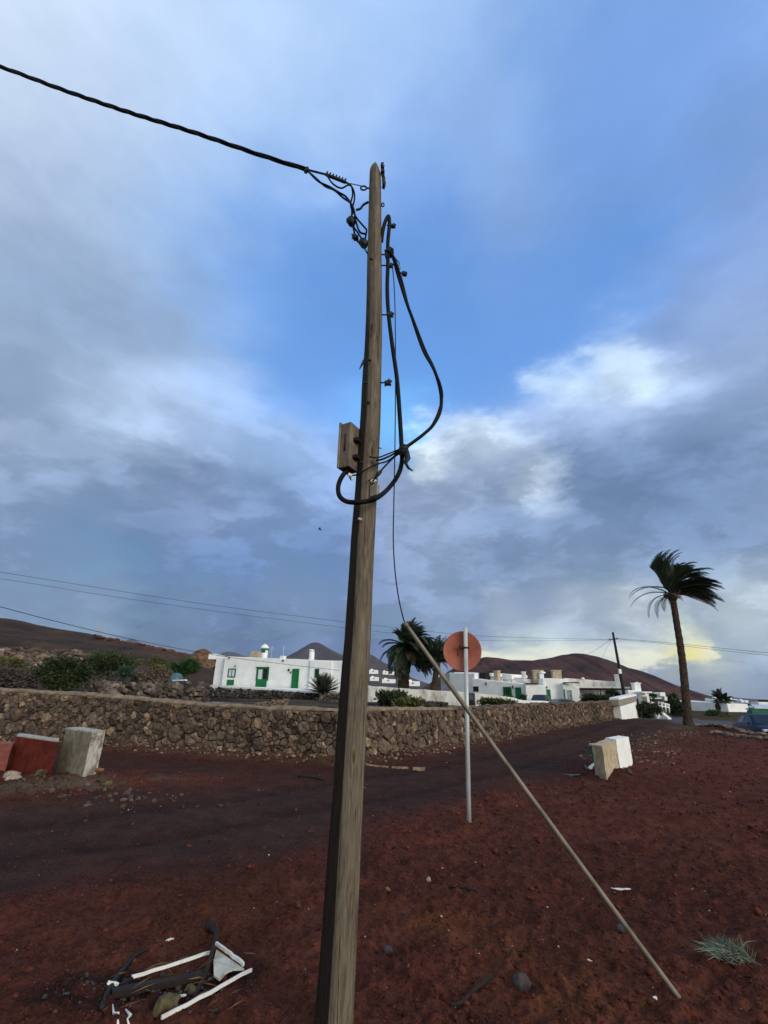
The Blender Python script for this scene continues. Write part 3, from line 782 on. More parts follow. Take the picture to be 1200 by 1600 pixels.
def wall_body(mb, pl, u0, u1, zb, zt, thick, n):
    "the core behind the stones, wobbly on its far side"
    vs = []
    for i in range(n+1):
        u = u0+(u1-u0)*i/n
        w = thick*(1+.15*math.sin(u*3.1)+.1*math.sin(u*7.7))
        vs += [pl.P(u, zb(u)-.3, 0), pl.P(u, zt(u)-.02, 0), pl.P(u, zt(u)-.02, -w), pl.P(u, zb(u)-.3, -w)]
    fs = []
    for i in range(n):
        a = i*4; b = a+4
        for k in range(4): fs.append((a+k, a+(k+1) % 4, b+(k+1) % 4, b+k))
    fs += [(3, 2, 1, 0), (n*4, n*4+1, n*4+2, n*4+3)]
    mb.add(vs, fs, False)
def wall_cap(mb, pl, u0, u1, zt, thick, h, seed, over=.06, step=.12):
    n = int((u1-u0)/step); prof = [(over, -h*.9), (over+.035, -h*.35), (over-.01, h*.25), (-thick*.3, h*.55), (-thick*.75, h*.5), (-thick-over, h*.1), (-thick-over, -h*.8)]
    m = len(prof); vs = []
    for i in range(n+1):
        u = u0+(u1-u0)*i/n
        for j, (w, z) in enumerate(prof):
            k = (vn(u*2.3+j*5, seed)-.5)*.05+(vn(u*9+j*3, seed+4)-.5)*.035
            vs.append(pl.P(u, zt(u)+z+float(k), w+float(k)*.8))
    fs = [(i*m+j, i*m+(j+1) % m, (i+1)*m+(j+1) % m, (i+1)*m+j) for i in range(n) for j in range(m)]
    fs += [tuple(range(m-1, -1, -1)), tuple(n*m+j for j in range(m))]
    mb.add(vs, fs, True)

PL = Plane(WL0, WC); PR = Plane(WC, WL_END)
def tops(pl, pix): return smooth_line(sorted([pl.hit(*p) for p in pix]))
zbL = lambda u: gz(*PL.P(u, 0, .25).xy)-.05
zbR = lambda u: gz(*PR.P(u, 0, .25).xy)-.05
ztL = tops(PL, [(-200, 1066), (-80, 1071), (0, 1077), (80, 1082), (150, 1086), (210, 1091), (260, 1096), (330, 1101), (400, 1105), (470, 1107.5), (522, 1109)])
ztR = tops(PR, [(530, 1109), (580, 1107.5), (640, 1107), (700, 1107), (760, 1104.5), (820, 1101.5), (880, 1099), (930, 1097), (965, 1094.5)])
def wall_stone(name, pl, zb, zt, u0, u1, size, seed, capto, label, fine=True):
    t = thing(name, pl.P(u0, 0, 0), label, 'stone wall', 'dry stone walls')
    mb = MB(); wall_body(mb, pl, u0, u1, zb, zt, .5, int((u1-u0)*2)); mb.build('core', MAT['joint'], t)
    mb = MB(); stone_face(mb, pl, u0, u1, zb, lambda u: zt(u)-.05, size, seed, fine=fine)
    # crest stones where there is no mortar cap
    u = capto
    r = random.Random(seed+1)
    while u < u1-.1:
        d = r.uniform(.2, .42)
        mb.cur = r.uniform(.2, .7)
        mb.rock(pl.P(u, zt(u)-.03+r.uniform(-.03, .03), r.uniform(-.12, .0)), (d*1.15, d*1.1, d*.6), seed=r.randint(0, 9999), lvl=2)
        mb.rock(pl.P(u+.1, zt(u)-.05, -.36), (d*1.1, d*1.1, d*.6), seed=r.randint(0, 9999), lvl=1)
        u += d*.8
    mb.build('stones', MAT['stone'], t)
    if capto > u0+.2:
        mb = MB(); wall_cap(mb, pl, u0, capto, zt, .5, .075, seed); mb.build('mortar_cap', MAT['cap'], t)
    return t
wall_stone('stone_wall', PL, zbL, ztL, 0, PL.L-.02, .165, 3, PL.L-.02, 'brown stone wall with a mortar cap running left from behind the wooden pole')
wall_stone('stone_wall', PR, zbR, ztR, .03, PR.L, .16, 5, PR.hit(705, 1107)[0], 'long brown stone wall running along the dark track towards the white end pier', fine=True)

def rubble_wall(name, p0, p1, z0, z1, top, wid, stone, n, seed, mat, label, jit=.25, dark=(.1, .9)):
    "a loose wall heaped from round lava stones"
    r = random.Random(seed)
    t = MB()
    a = Vector((*p0, 0)); b = Vector((*p1, 0)); d = b-a; L = d.length; d.normalize(); nn = Vector((d.y, -d.x, 0))
    for _ in range(n):
        k = r.random(); h = r.random()**.8
        tp = top(k) if callable(top) else top
        base = z0+(z1-z0)*k
        w = wid*(1-.72*h)*r.uniform(-1, 1)
        p = a+d*(L*k)+nn*w; p.z = base+(tp-base)*h*(1+r.uniform(-.06, .06))-stone*.3
        s_ = stone*r.uniform(.55, 1.5)
        t.cur = r.uniform(*dark)
        t.rock(p, (s_*r.uniform(.8, 1.4), s_*r.uniform(.7, 1.2), s_*r.uniform(.6, 1)), seed=r.randint(0, 99999), lvl=1 if stone < .25 else 2,
               M=Matrix.Rotation(r.uniform(0, 6.28), 3, 'Z') @ Matrix.Rotation(r.uniform(-.4, .4), 3, 'X'))
    o = t.build(name, mat, loc=(a.x, a.y, z0))
    return tag(o, label, 'stone wall', 'dry stone walls')
def XY(px, py, Y): p = at(px, py, Y); return (p.x, p.y)
def Z(px, py, Y): return at(px, py, Y).z
def rw(px0, pt0, px1, pt1, Y0, Y1, hgt, wid, stone, n, seed, mat, label, **k):
    p0, p1 = XY(px0, pt0, Y0), XY(px1, pt1, Y1); z0, z1 = Z(px0, pt0, Y0), Z(px1, pt1, Y1)
    return rubble_wall('rubble_wall', p0, p1, z0-hgt, z1-hgt, lambda k: z0+(z1-z0)*k, wid, stone, n, seed, mat, label, **k)
rw(138, 1065, 326, 1066, 21.5, 23.5, 1.35, .55, .30, 620, 21, MAT['basalt'], 'loose grey lava stone wall heaped behind the brown wall, beside the dark green shrub')
rw(-40, 1040, 64, 1049, 26, 27, 1.5, .4, .16, 900, 22, MAT['basalt'], 'dark earthy stone wall at the left edge, between the shrub and the rubble slope', dark=(.0, .35))
rw(212, 1046, 272, 1047, 33, 34, 1.3, .4, .2, 300, 23, MAT['stone'], 'short brown stone wall in front of the bright green bush', dark=(.1, .5))
rw(324, 1073, 500, 1084, 50, 48, 2.2, .5, .26, 1300, 24, MAT['basalt'], 'dark stone retaining wall under the terrace of the green-doored white house', dark=(.0, .4))
rw(372, 1101, 452, 1091, 24, 33, .7, .35, .22, 240, 25, MAT['stone'], 'low ochre stone wall crossing the black ash field below the house', dark=(.3, .85))
rw(500, 1083, 545, 1084, 44, 44, 2.2, .5, .26, 420, 26, MAT['basalt'], 'brown stone retaining wall below the dark cycad', dark=(.2, .75))
rw(640, 1094, 700, 1097, 36, 38, .6, .5, .26, 200, 27, MAT['basalt'], 'black lava stone row below the pale garden wall, left of the sign', dark=(.0, .3))
rw(840, 1093, 965, 1094, 52, 54, .9, .4, .26, 300, 28, MAT['basalt'], 'dark lava stone edging between the parked cars and the brown wall', dark=(.0, .35))

# ------------------------------------------------------------------ the wooden pole and its wiring
PY = 3.1
POLE_ROWS = [(1640, 488, 552.5), (1600, 490, 554), (1250, 516.6, 568.6), (1050, 532.2, 576.7), (1000, 537, 580), (850, 546.5, 586.5), (675, 560, 594.8), (500, 570.7, 598), (300, 576, 596.5), (262, 577, 596)]
def build_pole():
    rows = []
    for y, l, r_ in POLE_ROWS:
        a, b = at(l, y, PY), at(r_, y, PY)
        rows.append((a.z, (a.x+b.x)/2, (b.x-a.x)))
    rows.sort()
    zs = [r_[0] for r_ in rows]; xs = [r_[1] for r_ in rows]; ws = [r_[2] for r_ in rows]
    z0, z1 = -.25, zs[-1]
    t = thing('utility_pole', (xs[0], PY, 0), 'tall square weathered wooden pole in the foreground carrying black cables', 'utility pole')
    th = math.radians(37)
    mb = MB(); NR = 200; NC = 40; vs = []; tint = []
    for i in range(NR+1):
        z = z0+(z1-z0)*i/NR
        x = np.interp(z, zs, xs); w = np.interp(z, zs, ws)
        s_ = w/(math.cos(th)+math.sin(th))*1.02
        top = max(0, (z-(z1-.16))/.16)
        for k in range(NC):
            a = 2*math.pi*k/NC
            # rounded square
            c_, q = math.cos(a), math.sin(a)
            e = 7.5
            rad = (abs(c_)**e+abs(q)**e)**(-1/e)*s_/2
            rad *= 1+.07*(float(fbm(a*1.3+9, z*1.3, 4, 3))-.5)+.06*(float(vn(a*4, z*3.2, 5))-.5)+.035*(float(vn(a*9, z*.6, 7))-.5)
            rad *= 1-.30*top**5
            p = Vector((rad*c_, rad*q, 0)); p.rotate(Matrix.Rotation(-th, 3, 'Z'))
            zz = z+(.10*(1-top)*0)
            vs.append((x+p.x, PY+p.y, zz+.03*top*(1-((p.x+.02)/.05)**2)))
            nrm = Vector((c_, q, 0)); nrm.rotate(Matrix.Rotation(-th, 3, 'Z'))
            # face that looks left and forward
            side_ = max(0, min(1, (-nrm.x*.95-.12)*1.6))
            wet_shade_z = .74+.36*float(sstep(2.6, 1.2, z))+.25*float(sstep(1.0, -.2, z))-.26*float(sstep(3.4, 5.5, z))  # soaked tone carried up the shaft to paint the left side's shade
            tint.append(min(1, side_*1.3)*wet_shade_z if side_ > .12 else 0)
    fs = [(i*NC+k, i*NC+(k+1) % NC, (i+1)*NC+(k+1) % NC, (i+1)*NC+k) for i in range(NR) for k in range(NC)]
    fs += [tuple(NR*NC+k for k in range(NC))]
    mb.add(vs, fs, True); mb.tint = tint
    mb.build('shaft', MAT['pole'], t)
    def edge(z, sgn): return Vector((np.interp(z, zs, xs)+sgn*np.interp(z, zs, ws)/2, PY, z))
    # eye bolt
    mb = MB(); e = at(573, 294, PY); 
    mb.tube([e+Vector((-.03+.028*math.cos(k/12*6.283), 0, .028*math.sin(k/12*6.283))) for k in range(13)], .008, 8)
    mb.tube([e, e+Vector((.06, 0, 0))], .008, 8)
    mb.build('eye_bolt', MAT['blackmetal'], t)
    # frayed metal strip at the top right
    mb = MB(); q0 = at(597.5, 262, PY); q1 = at(600, 292, PY)
    for k in range(9):
        p = q0.lerp(q1, k/8)+Vector((rnd.uniform(-.004, .008), rnd.uniform(-.02, .02), 0))
        mb.box(p, (.022, .05, .03), Matrix.Rotation(rnd.uniform(-.5, .5), 3, 'Y'), jit=.006)
    mb.build('rusty_strip', MAT['rust'], t)
    # fuse box on the left
    A = at(533, 738, PY-.02); B = at(560, 672, PY-.02)
    hz = .40; cx = at(546, 703, PY-.03)
    bx = bpy.data.objects.new('fuse_box', None)
    box = MB()
    Mb = Matrix.Rotation(math.radians(-30), 3, 'Z')
    box.box((0, 0, 0), (.105, .15, .335), Mb)
    bz = at(546, 738, PY).z; tz = at(546, 670, PY).z; mid = Vector((at(547, 705, PY).x, PY-.03, (bz+tz)/2)); H_ = tz-bz
    box = MB(); box.box(mid, (.085, .125, H_), Mb)
    fb = box.build('fuse_box', MAT['boxwood'], t, bevel=.006)
    lid = MB(); lid.box(mid+Mb @ Vector((-.052, 0, .01)), (.016, .138, H_*1.03), Mb); lid.build('lid', MAT['boxlid'], fb, bevel=.004)
    br = MB()
    for dz in (-.09, .05):
        br.box(mid+Mb @ Vector((.055, 0, dz)), (.05, .05, .025), Mb)
    br.tube([mid+Mb @ Vector((.0, -.066, .02+dz)) for dz in (-.07, .07)], .006, 6)
    br.build('bracket', MAT['blackmetal'], fb)
    # small terminal box on the front right face
    nb = Matrix.Rotation(-th, 3, 'Z'); fn = nb @ Vector((0, -1, 0))
    c0 = at(585.5, 767, PY-.085)
    mb = MB(); mb.box(c0, (.062, .03, .085), nb); tb = mb.build('terminal_box', MAT['plastic_grey'], t, bevel=.004)
    mb = MB(); mb.box(c0+Vector((-.01, 0, .075)), (.036, .022, .022), nb @ Matrix.Rotation(.3, 3, 'Y')); mb.build('white_connector', MAT['frame'], tb)
    mb = MB()
    for a_, b_ in (((575, 752), (580, 748)), ((580, 757), (588, 752))):
        mb.tube([at(*a_, PY-.1), at(*b_, PY-.095)], .004, 6)
    mb.build('terminal_screw', MAT['blackmetal'], tb)
    # nails, splinter
    for px, py in ((561, 811), (563, 722), (579, 404), (574, 628), (576, 562), (570, 598)):
        mb = MB(); c_ = at(px, py, PY-.085)
        mb.lathe([(.0, -.02), (.009, -.02), (.011, 0), (.008, .006), (0, .008)], 10, Matrix.Translation(c_) @ Vector((fn.x-.6, fn.y, 0)).to_track_quat('Z', 'Y').to_matrix().to_4x4())
        mb.build('nail', MAT['blackmetal' if py != 811 else 'galv'], t)
    mb = MB(); s0 = at(569, 563, PY); s1 = at(561.5, 577, PY)
    mb.tube([s0, s0.lerp(s1, .5), s1], [.012, .010, .003], 6); mb.build('splinter', MAT['pole'], t)
    # nail in the right edge
    mb = MB(); mb.tube([at(592, 700, PY), at(596.5, 700.5, PY)], .004, 6); mb.build('nail', MAT['rust'], t)
    # black cable brackets on the right edge
    for (px, py, s_) in ((613, 353, 1.0), (607, 398, 1.7), (609, 415, 1.0), (631, 428, .9), (609, 492, 1.1), (605, 598, 1.15)):
        mb = MB(); c_ = at(px, py, PY); e0 = edge(c_.z, 1)
        if px == 631: e0 = at(622, 424, PY)
        if px == 613: e0 = at(606, 352, PY)
        mb.tube([e0+Vector((-.01, 0, 0)), c_], .007, 6)
        mb.box(c_, (.036*s_, .03, .030*s_), Matrix.Rotation(rnd.uniform(-.3, .3), 3, 'Y'), jit=.004)
        mb.box(c_+Vector((.022*s_, 0, .012*s_)), (.02, .018, .016), Matrix.Rotation(.6, 3, 'Y'))
        mb.box(c_+Vector((.020*s_, 0, -.016*s_)), (.016, .018, .014), Matrix.Rotation(-.4, 3, 'Y'))
        mb.tube([c_+Vector((-.012*s_, 0, -.03*s_)), c_+Vector((.012*s_, 0, .034*s_))], .006, 6)
        mb.build('cable_bracket', MAT['blackmetal'], t, bevel=.002)
    mb = MB(); p = at(597.5, 320, PY)                         # empty ring below the strip
    mb.tube([p+Vector((.012*math.cos(k/10*6.283)+.004, 0, .024*math.sin(k/10*6.283))) for k in range(11)], .006, 6)
    mb.build('cable_bracket', MAT['blackmetal'], t)
    return t
build_pole()
def path(pix, Y=PY, dy=None, n=8):
    pts = [at(p[0], p[1], (p[2] if len(p) > 2 else Y)) for p in pix]
    return spline(pts, n)
def cable_thing(name, pts, r, mat, label, cat='cable', n=8):
    mb = MB(); mb.tube(pts, r, n)
    return tag(mb.build(name, mat, loc=tuple(pts[0])), label, cat)
# overhead bundle
def overhead():
    base = path([(-1100, -420, 4.6), (-500, -78, 3.6), (-200, 34, 3.3), (0, 104, 3.16), (100, 141, 3.12), (200, 175, 3.11), (300, 206, 3.1), (400, 240, 3.1), (479, 265, PY)], n=26)
    t = thing('overhead_cable', tuple(base[-1]), 'black twisted overhead cable sagging in from the upper left to the pole top', 'cable')
    L = [0]
    for a, b in zip(base[:-1], base[1:]): L.append(L[-1]+(b-a).length)
    for k in range(3):
        pts = []
        for i, p in enumerate(base):
            tg = (base[min(i+1, len(base)-1)]-base[max(i-1, 0)]).normalized()
            u_ = tg.cross(Vector((0, 1, 0))).normalized(); v_ = tg.cross(u_)
            a = L[i]*8.2+k*2.094+1.2*math.sin(L[i]*1.7)
            pts.append(p+(u_*math.cos(a)+v_*math.sin(a))*.011)
        mb = MB(); mb.tube(pts, .0115, 8); mb.build('strand', MAT['cable'], t)
    mb = MB(); c_ = at(479, 266, PY); mb.box(c_, (.03, .04, .06), Matrix.Rotation(.35, 3, 'Y'), jit=.006); mb.build('cable_tie', MAT['blackmetal'], t, bevel=.004)
    # dead end grip with its fins, rod to the eye bolt
    g0, g1 = at(507, 272, PY), at(543, 286, PY)
    mb = MB(); mb.tube([at(479, 265, PY), g0], .010, 8); mb.tube([g0.lerp(g1, k/8) for k in range(9)], [.010]+[.016]*7+[.008], 8)
    for k in range(7):
        p = g0.lerp(g1, (k+.6)/7.6); mb.box(p+Vector((.006, 0, .026)), (.010, .016, .032), Matrix.Rotation(.35, 3, 'Y'))
    mb.build('tension_clamp', MAT['blackmetal'], t)
    mb = MB(); mb.tube([g1, at(572, 292, PY)], .0045, 6); mb.build('tie_rod', MAT['blackmetal'], t)
    # the tails that fan out to the connectors
    tails = [
        ([(479, 266), (492, 277), (508, 291), (522, 297), (536, 309), (548, 318), (550, 332), (548, 346)], .0075),
        ([(481, 267), (497, 283), (515, 292), (530, 301), (541, 308), (552, 325), (556, 345), (562, 362), (572, 366)], .0075),
        ([(510, 273), (520, 287), (533, 294), (545, 289), (552, 296), (554, 310), (550, 330), (552, 352), (560, 365), (570, 381)], .0065),
        ([(543, 286), (549, 291), (551, 304), (548, 322), (557, 340), (565, 350), (573, 359)], .0065),
        ([(557, 328), (563, 326), (568, 320), (575, 316)], .0085),
        ([(548, 346), (553, 360), (556, 373), (563, 380), (570, 374), (573, 360)], .0065),
        ([(553, 352), (554, 370), (560, 378), (568, 386), (574, 396)], .0055)]
    for pix, r_ in tails:
        pts = path([(a, b, PY+rnd.uniform(-.05, .05)) for a, b in pix]); mb = MB(); mb.tube(pts, r_*1.25, 8); mb.build('tail_wire', MAT['cable'], t)
    for px, py, s_ in ((549, 346, 1.25), (555, 371, .8), (568, 380, 1.2)):
        mb = MB(); c_ = at(px, py, PY); mb.lathe([(0, -.04*s_), (.022*s_, -.035*s_), (.031*s_, -.012*s_), (.031*s_, .02*s_), (.02*s_, .036*s_), (0, .04*s_)], 10, Matrix.Translation(c_) @ Matrix.Rotation(rnd.uniform(-.3, .3), 4, 'Y'))
        mb.box(c_+Vector((-.028*s_, 0, .012)), (.02, .03, .03), jit=.004); mb.box(c_+Vector((.024*s_, -.01, -.012)), (.024, .03, .024), jit=.004)
        mb.build('connector', MAT['blackmetal'], t)
overhead()
F_ = PY-.17
loopA = path([(596, 378, PY+.03), (598, 362), (602, 346), (607, 338), (608.5, 350), (606, 380), (606, 415), (605, 450), (607, 490), (613, 540), (620, 590), (624, 640), (627, 690), (628, 720), (622, 742), (608, 762), (592, 776, F_), (575, 783, F_), (556, 785, F_), (540, 783, PY-.1), (530, 774, PY-.07), (528.5, 760, PY-.06), (533, 747, PY-.05), (540, 737, PY-.04), (543, 730, PY-.03)])
t = thing('hanging_cable', tuple(loopA[0]), 'thick black cable hanging down the right of the pole and looping under the fuse box', 'cable')
mb = MB(); mb.tube(loopA, .0168, 10); mb.build('sheath', MAT['cable'], t)
kn = at(631, 703, PY-.03)
mb = MB()
mb.rock(kn, (.085, .07, .075), 3, 2); mb.rock(kn+Vector((-.01, -.01, -.03)), (.06, .06, .05), 4, 2)
for k in range(4): mb.lathe([(.030, -.008), (.036, 0), (.030, .008)], 12, Matrix.Translation(kn+Vector((.004*k-.008, 0, -.02+.015*k))) @ Matrix.Rotation(rnd.uniform(-.5, .5), 4, 'Y'))
mb.build('tape_wrap', MAT['blackmetal'], t)
mb = MB(); mb.tube([at(634, 705, PY-.04), at(637, 716, PY-.05), at(634, 724, PY-.05), at(638, 731, PY-.05), at(645, 736, PY-.05)], [.024, .022, .013, .010, .004], 8); mb.build('tape_tail', MAT['blackmetal'], t)
loopB = [(604, 392), (611, 396), (616, 408), (620, 424), (627, 447), (636, 475), (650, 512), (664, 548), (676, 572), (685, 597), (689.5, 622), (687, 645), (676, 665), (660, 680), (644, 692), (634, 699)]
pb = path(loopB)
t = thing('hanging_cable', tuple(pb[0]), 'pair of thin black cables bulging out in a loop to the right of the pole', 'cable')
mb = MB(); mb.tube(pb, .0135, 8); mb.build('strand', MAT['cable'], t)
pb2 = []
for i, p in enumerate(pb):
    k = i/(len(pb)-1); a = k*13
    pb2.append(p+Vector((-.014*math.cos(a)-.02*math.exp(-((k-.74)/.07)**2), -.014*math.sin(a)-.01, -.01*math.cos(a))))
mb = MB(); mb.tube(pb2, .0105, 8); mb.build('strand', MAT['cable'], t)
mb = MB(); mb.tube(path([(612, 396), (619, 405), (624, 412), (622, 419), (626, 419)]), .004, 6); mb.build('loose_wire', MAT['cable'], t)
mb = MB(); mb.rock(at(609, 393, PY), (.075, .06, .10), 9, 2); mb.rock(at(612, 391, PY-.02), (.04, .04, .05), 10, 2); mb.build('connector', MAT['blackmetal'], t)
for lab, pix, r_ in (('bare-ended thin black wire from the taped knot to the pole, uppermost of four', [(624, 702), (607, 709), (590, 715, PY-.1), (577, 713.5, PY-.13)], .0055),
                     ('slack black wire from the taped knot to the pole, second from above', [(624, 704), (610, 712), (596, 718, PY-.08), (588, 719, PY-.09)], .0075),
                     ('longest thin black wire, from the knot across the pole to under the fuse box', [(624, 706), (606, 720), (590, 725, PY-.1), (573, 733, PY-.15), (560, 741, PY-.15), (547, 744, PY-.12), (549, 750, PY-.12)], .006),
                     ('short black wire with a thick splice, from the knot to the grey terminal box', [(626, 707), (614, 716), (600, 730, PY-.06), (590, 742, PY-.1), (583, 752, PY-.1)], .0065)):
    pts = path(pix); o = cable_thing('loose_wire', pts, r_, MAT['cable'], lab, 'wire', 7)
mb = MB(); mb.box(at(547, 742, PY-.13), (.03, .02, .022), Matrix.Rotation(.5, 3, 'Y'), jit=.004); mb.box(at(551, 747, PY-.13), (.012, .012, .03), Matrix.Rotation(.4, 3, 'Y'))
tag(mb.build('wire_connector', MAT['frame'], loc=tuple(at(547, 742, PY-.13)), bevel=.002), 'small white wire connector dangling under the fuse box', 'connector')
mb = MB(); p0, p1 = at(596, 735, PY-.08), at(589, 744, PY-.1); mb.tube([p0, p0.lerp(p1, .3), p0.lerp(p1, .7), p1], [.008, .014, .014, .008], 8)
tag(mb.build('wire_splice', MAT['blackmetal'], loc=tuple(p0)), 'thick black splice sleeve on the short wire above the terminal box', 'splice')

# stay wire and its leaning guard pipe
pb_ = gnd(1072, 1573); ptop = at(632, 973, 3.16)
pipe = thing('guard_pipe', (pb_.x, pb_.y, 0), 'long thin steel pipe leaning from the cinder ground towards the pole', 'pipe')
dirp = (ptop-pb_).normalized()
mb = MB()
pts = [pb_-dirp*.25+(ptop-pb_+dirp*.25)*(k/14)+Vector((0, 0, -.012*math.sin(math.pi*k/14))) for k in range(15)]
n = 14; ro, ri = .0142, .0115
mb.tube(pts, ro, n, cap=False)
b0 = len(mb.v)-n
q = dirp.orthogonal().normalized(); w_ = dirp.cross(q)
ring = [mb.v[b0+k] for k in range(n)]
inn = [tuple(pts[-1]+(Vector(p)-pts[-1])*(ri/ro)) for p in ring]; deep = [tuple(Vector(p)-dirp*.15) for p in inn]
mb.add([tuple(p) for p in ring]+inn+deep, [(k, (k+1) % n, n+(k+1) % n, n+k) for k in range(n)]+[(n+k, n+(k+1) % n, 2*n+(k+1) % n, 2*n+k) for k in range(n)]+[tuple(2*n+k for k in range(n))])
mb.build('tube', MAT['pipe'], pipe)
mb = MB(); c_ = ptop-dirp*.035; mb.tube([c_, c_+dirp*.03], .0158, 14); mb.build('pipe_collar', MAT['pipe'], pipe)
gw = path([(613, 414), (616, 450), (617.5, 500), (618, 600), (617, 700), (615.5, 780), (614.5, 840), (617, 890), (623, 935, 3.13), (631, 970, 3.15)])+[ptop-dirp*.1]
cable_thing('stay_wire', gw, .0042, MAT['cable'], 'thin slack stay wire hanging from the pole top into the leaning pipe', 'wire', 6)

# ------------------------------------------------------------------ traffic sign seen from behind
def sign():
    b = gnd(732.5, 1293); Ys = b.y
    top = at(727.3, 982, Ys)
    t = thing('traffic_sign', (b.x, b.y, 0), 'round traffic sign seen from its faded red back on a grey post', 'traffic sign')
    mb = MB(); mb.tube([b+Vector((0, 0, -.2)), b.lerp(top, .5), top], .0305, 16); mb.lathe([(.031, 0), (.031, .01), (.026, .014), (0, .016)], 16, Matrix.Translation(top))
    mb.build('post', MAT['galv'], t)
    c_ = at(722, 1017, Ys+.06); R_ = .285
    M = Matrix.Translation(c_) @ Matrix.Rotation(math.radians(-22), 4, 'Z') @ Matrix.Rotation(math.radians(90), 4, 'X') @ Matrix.Rotation(0, 4, 'Z')
    mb = MB(); mb.lathe([(0, 0), (R_-.012, 0), (R_-.004, .004), (R_, .003), (R_+.002, -.014), (R_-.004, -.02), (0, -.018)], 56, M)
    d = mb.build('sign_disc', MAT['signback'], t)
    pc = b.lerp(top, (c_.z)/top.z)
    mb = MB(); mb.lathe([(.032, -.012), (.036, -.012), (.036, .012), (.032, .012)], 18, Matrix.Translation(pc+Vector((0, 0, .04))))
    mb.box(pc+Vector((-.045, .02, .04)), (.07, .02, .026)); mb.box(pc+Vector((.043, .01, .04)), (.02, .03, .024))
    mb.build('pipe_clamp', MAT['rust'], t)
    mb = MB(); mb.tube([pc+Vector((-.075, -.01, .05)), pc+Vector((-.075, .05, .05))], .008, 8); mb.box(pc+Vector((-.085, -.004, .062)), (.02, .01, .05), Matrix.Rotation(.7, 3, 'Y')); mb.build('bolt', MAT['blackmetal'], t)
    mb = MB(); mb.rock(M @ Vector((-.065, -.05, .003)), (.02, .01, .09), 5, 1); mb.build('rust_mark', MAT['rust'], t)
sign()

# ------------------------------------------------------------------ masonry blocks
def masonry_block(name, F, L, R, h, mats, label, cat, topmat, lift=0.0):
    "block from its near corner F, left corner L and right corner R on the ground"
    F, L, R = (Vector((p[0], p[1], 0)) for p in (F, L, R))
    B = L+R-F
    z0 = min(gz(p.x, p.y) for p in (F, L, R))
    t = thing(name, (F.x, F.y, z0), label, cat)
    q = [L, F, R, B]; ring = []; nx = 6; nz = 8
    for a in range(4):
        for k in range(nx): ring.append(q[a].lerp(q[(a+1) % 4], k/nx))
    m = len(ring); vs = []
    cc = (F+L+R+B)/4
    def pt(p, z, i):
        j = .005; w = (float(vn(p.x*6+z*4, p.y*6, 3))-.5)*.012
        d = (p-cc)
        return Vector((p.x+d.x*w, p.y+d.y*w, z))+Vector((rnd.uniform(-j, j), rnd.uniform(-j, j), 0))
    for i in range(nz+1):
        for p in ring: vs.append(pt(p, -.15+(h+.15)*i/nz, i))
    fs = [(i*m+k, i*m+(k+1) % m, (i+1)*m+(k+1) % m, (i+1)*m+k) for i in range(nz) for k in range(m)]
    mb = MB(); mb.add(vs, fs, False)
    for q_, f in enumerate(fs):
        if len(mats) > 1 and nx <= q_ % m < 2*nx: mb.mi[q_] = 1
    mb.build('body', mats, t)
    tp = MB(); c4 = vs[-m:]; c0 = Vector((cc.x, cc.y, h))
    tp.add([p+(p-c0)*.010+Vector((0, 0, -.010+rnd.uniform(-.004, .004))) for p in c4]+[p+(p-c0)*.004+Vector((0, 0, .012+rnd.uniform(-.004, .005))) for p in c4]+[c0+Vector((0, 0, .016))],
           [(k, (k+1) % m, m+(k+1) % m, m+k) for k in range(m)]+[(m+k, m+(k+1) % m, 2*m) for k in range(m)], False)
    tp.build('top', topmat, t)
    return t
def block_px(Fbase, Ftop, Ltop, Rtop, **k):
    F = gnd(*Fbase); h = at(Ftop[0], Ftop[1], F.y).z
    L, R = gnd(*Ltop, h), gnd(*Rtop, h)
    masonry_block(F=F, L=L, R=R, h=h, **k)
    return F, L, R, h
block_px((126, 1228), (142, 1144.4), (103, 1138.4), (165, 1142), name='concrete_pillar', mats=[MAT['concrete'], MAT['concrete_lit']], topmat=MAT['concrete_top'], label='grey concrete pillar with light painted on one side, beside the dark red block', cat='pillar')
block_px((76, 1224), (88.5, 1159), (26, 1150), (92, 1154.5), name='masonry_block', mats=[MAT['redpaint']], topmat=MAT['concrete_top'], label='dark red painted masonry block with a bare grey top, beside the concrete pillar', cat='masonry block')
block_px((6, 1212), (18, 1165), (-70, 1156), (22, 1161), name='masonry_block', mats=[MAT['pinkpaint']], topmat=MAT['pinkpaint'], label='pinkish red masonry block cut off by the left edge', cat='masonry block')
bF, bL, bR, bh = block_px((948.5, 1222.5), (939, 1167), (924.5, 1164), (961.5, 1157.8), name='masonry_block', mats=[MAT['beige'], MAT['beige_pale_lit']], topmat=MAT['beige_pale_lit'], label='beige rendered masonry block backed against the white painted one', cat='masonry block')  # right face takes the paler beige: its light is painted
wR = gnd(982.5, 1152.5, bh+.02); e_ = (bR-bF); e_.z = 0
masonry_block(F=bR+e_.normalized()*.012+Vector((.012, -.006, 0)), L=bL+e_*1.01, R=wR, h=bh+.025, name='masonry_block', mats=[MAT['white'], MAT['white']], topmat=MAT['white'], label='white painted masonry block standing behind the beige one', cat='masonry block')
b0 = bL
ce = (bL-bF); ce.z = 0; ce.normalize(); ca_ = math.atan2(ce.y, ce.x); RC = Matrix.Rotation(ca_, 3, 'Z')
cab = Vector((bL.x, bL.y, 0))+ce*.15+(bR-bF)*.55
cab.z = bh-.27
t = thing('meter_cabinet', (cab.x, cab.y, cab.z-.2), 'small dark green metal cabinet with a pale cap fixed on the beige block', 'cabinet')
mb = MB(); mb.box(cab, (.15, .26, .34), RC); mb.build('cabinet_body', MAT['green_dull'], t, bevel=.01)
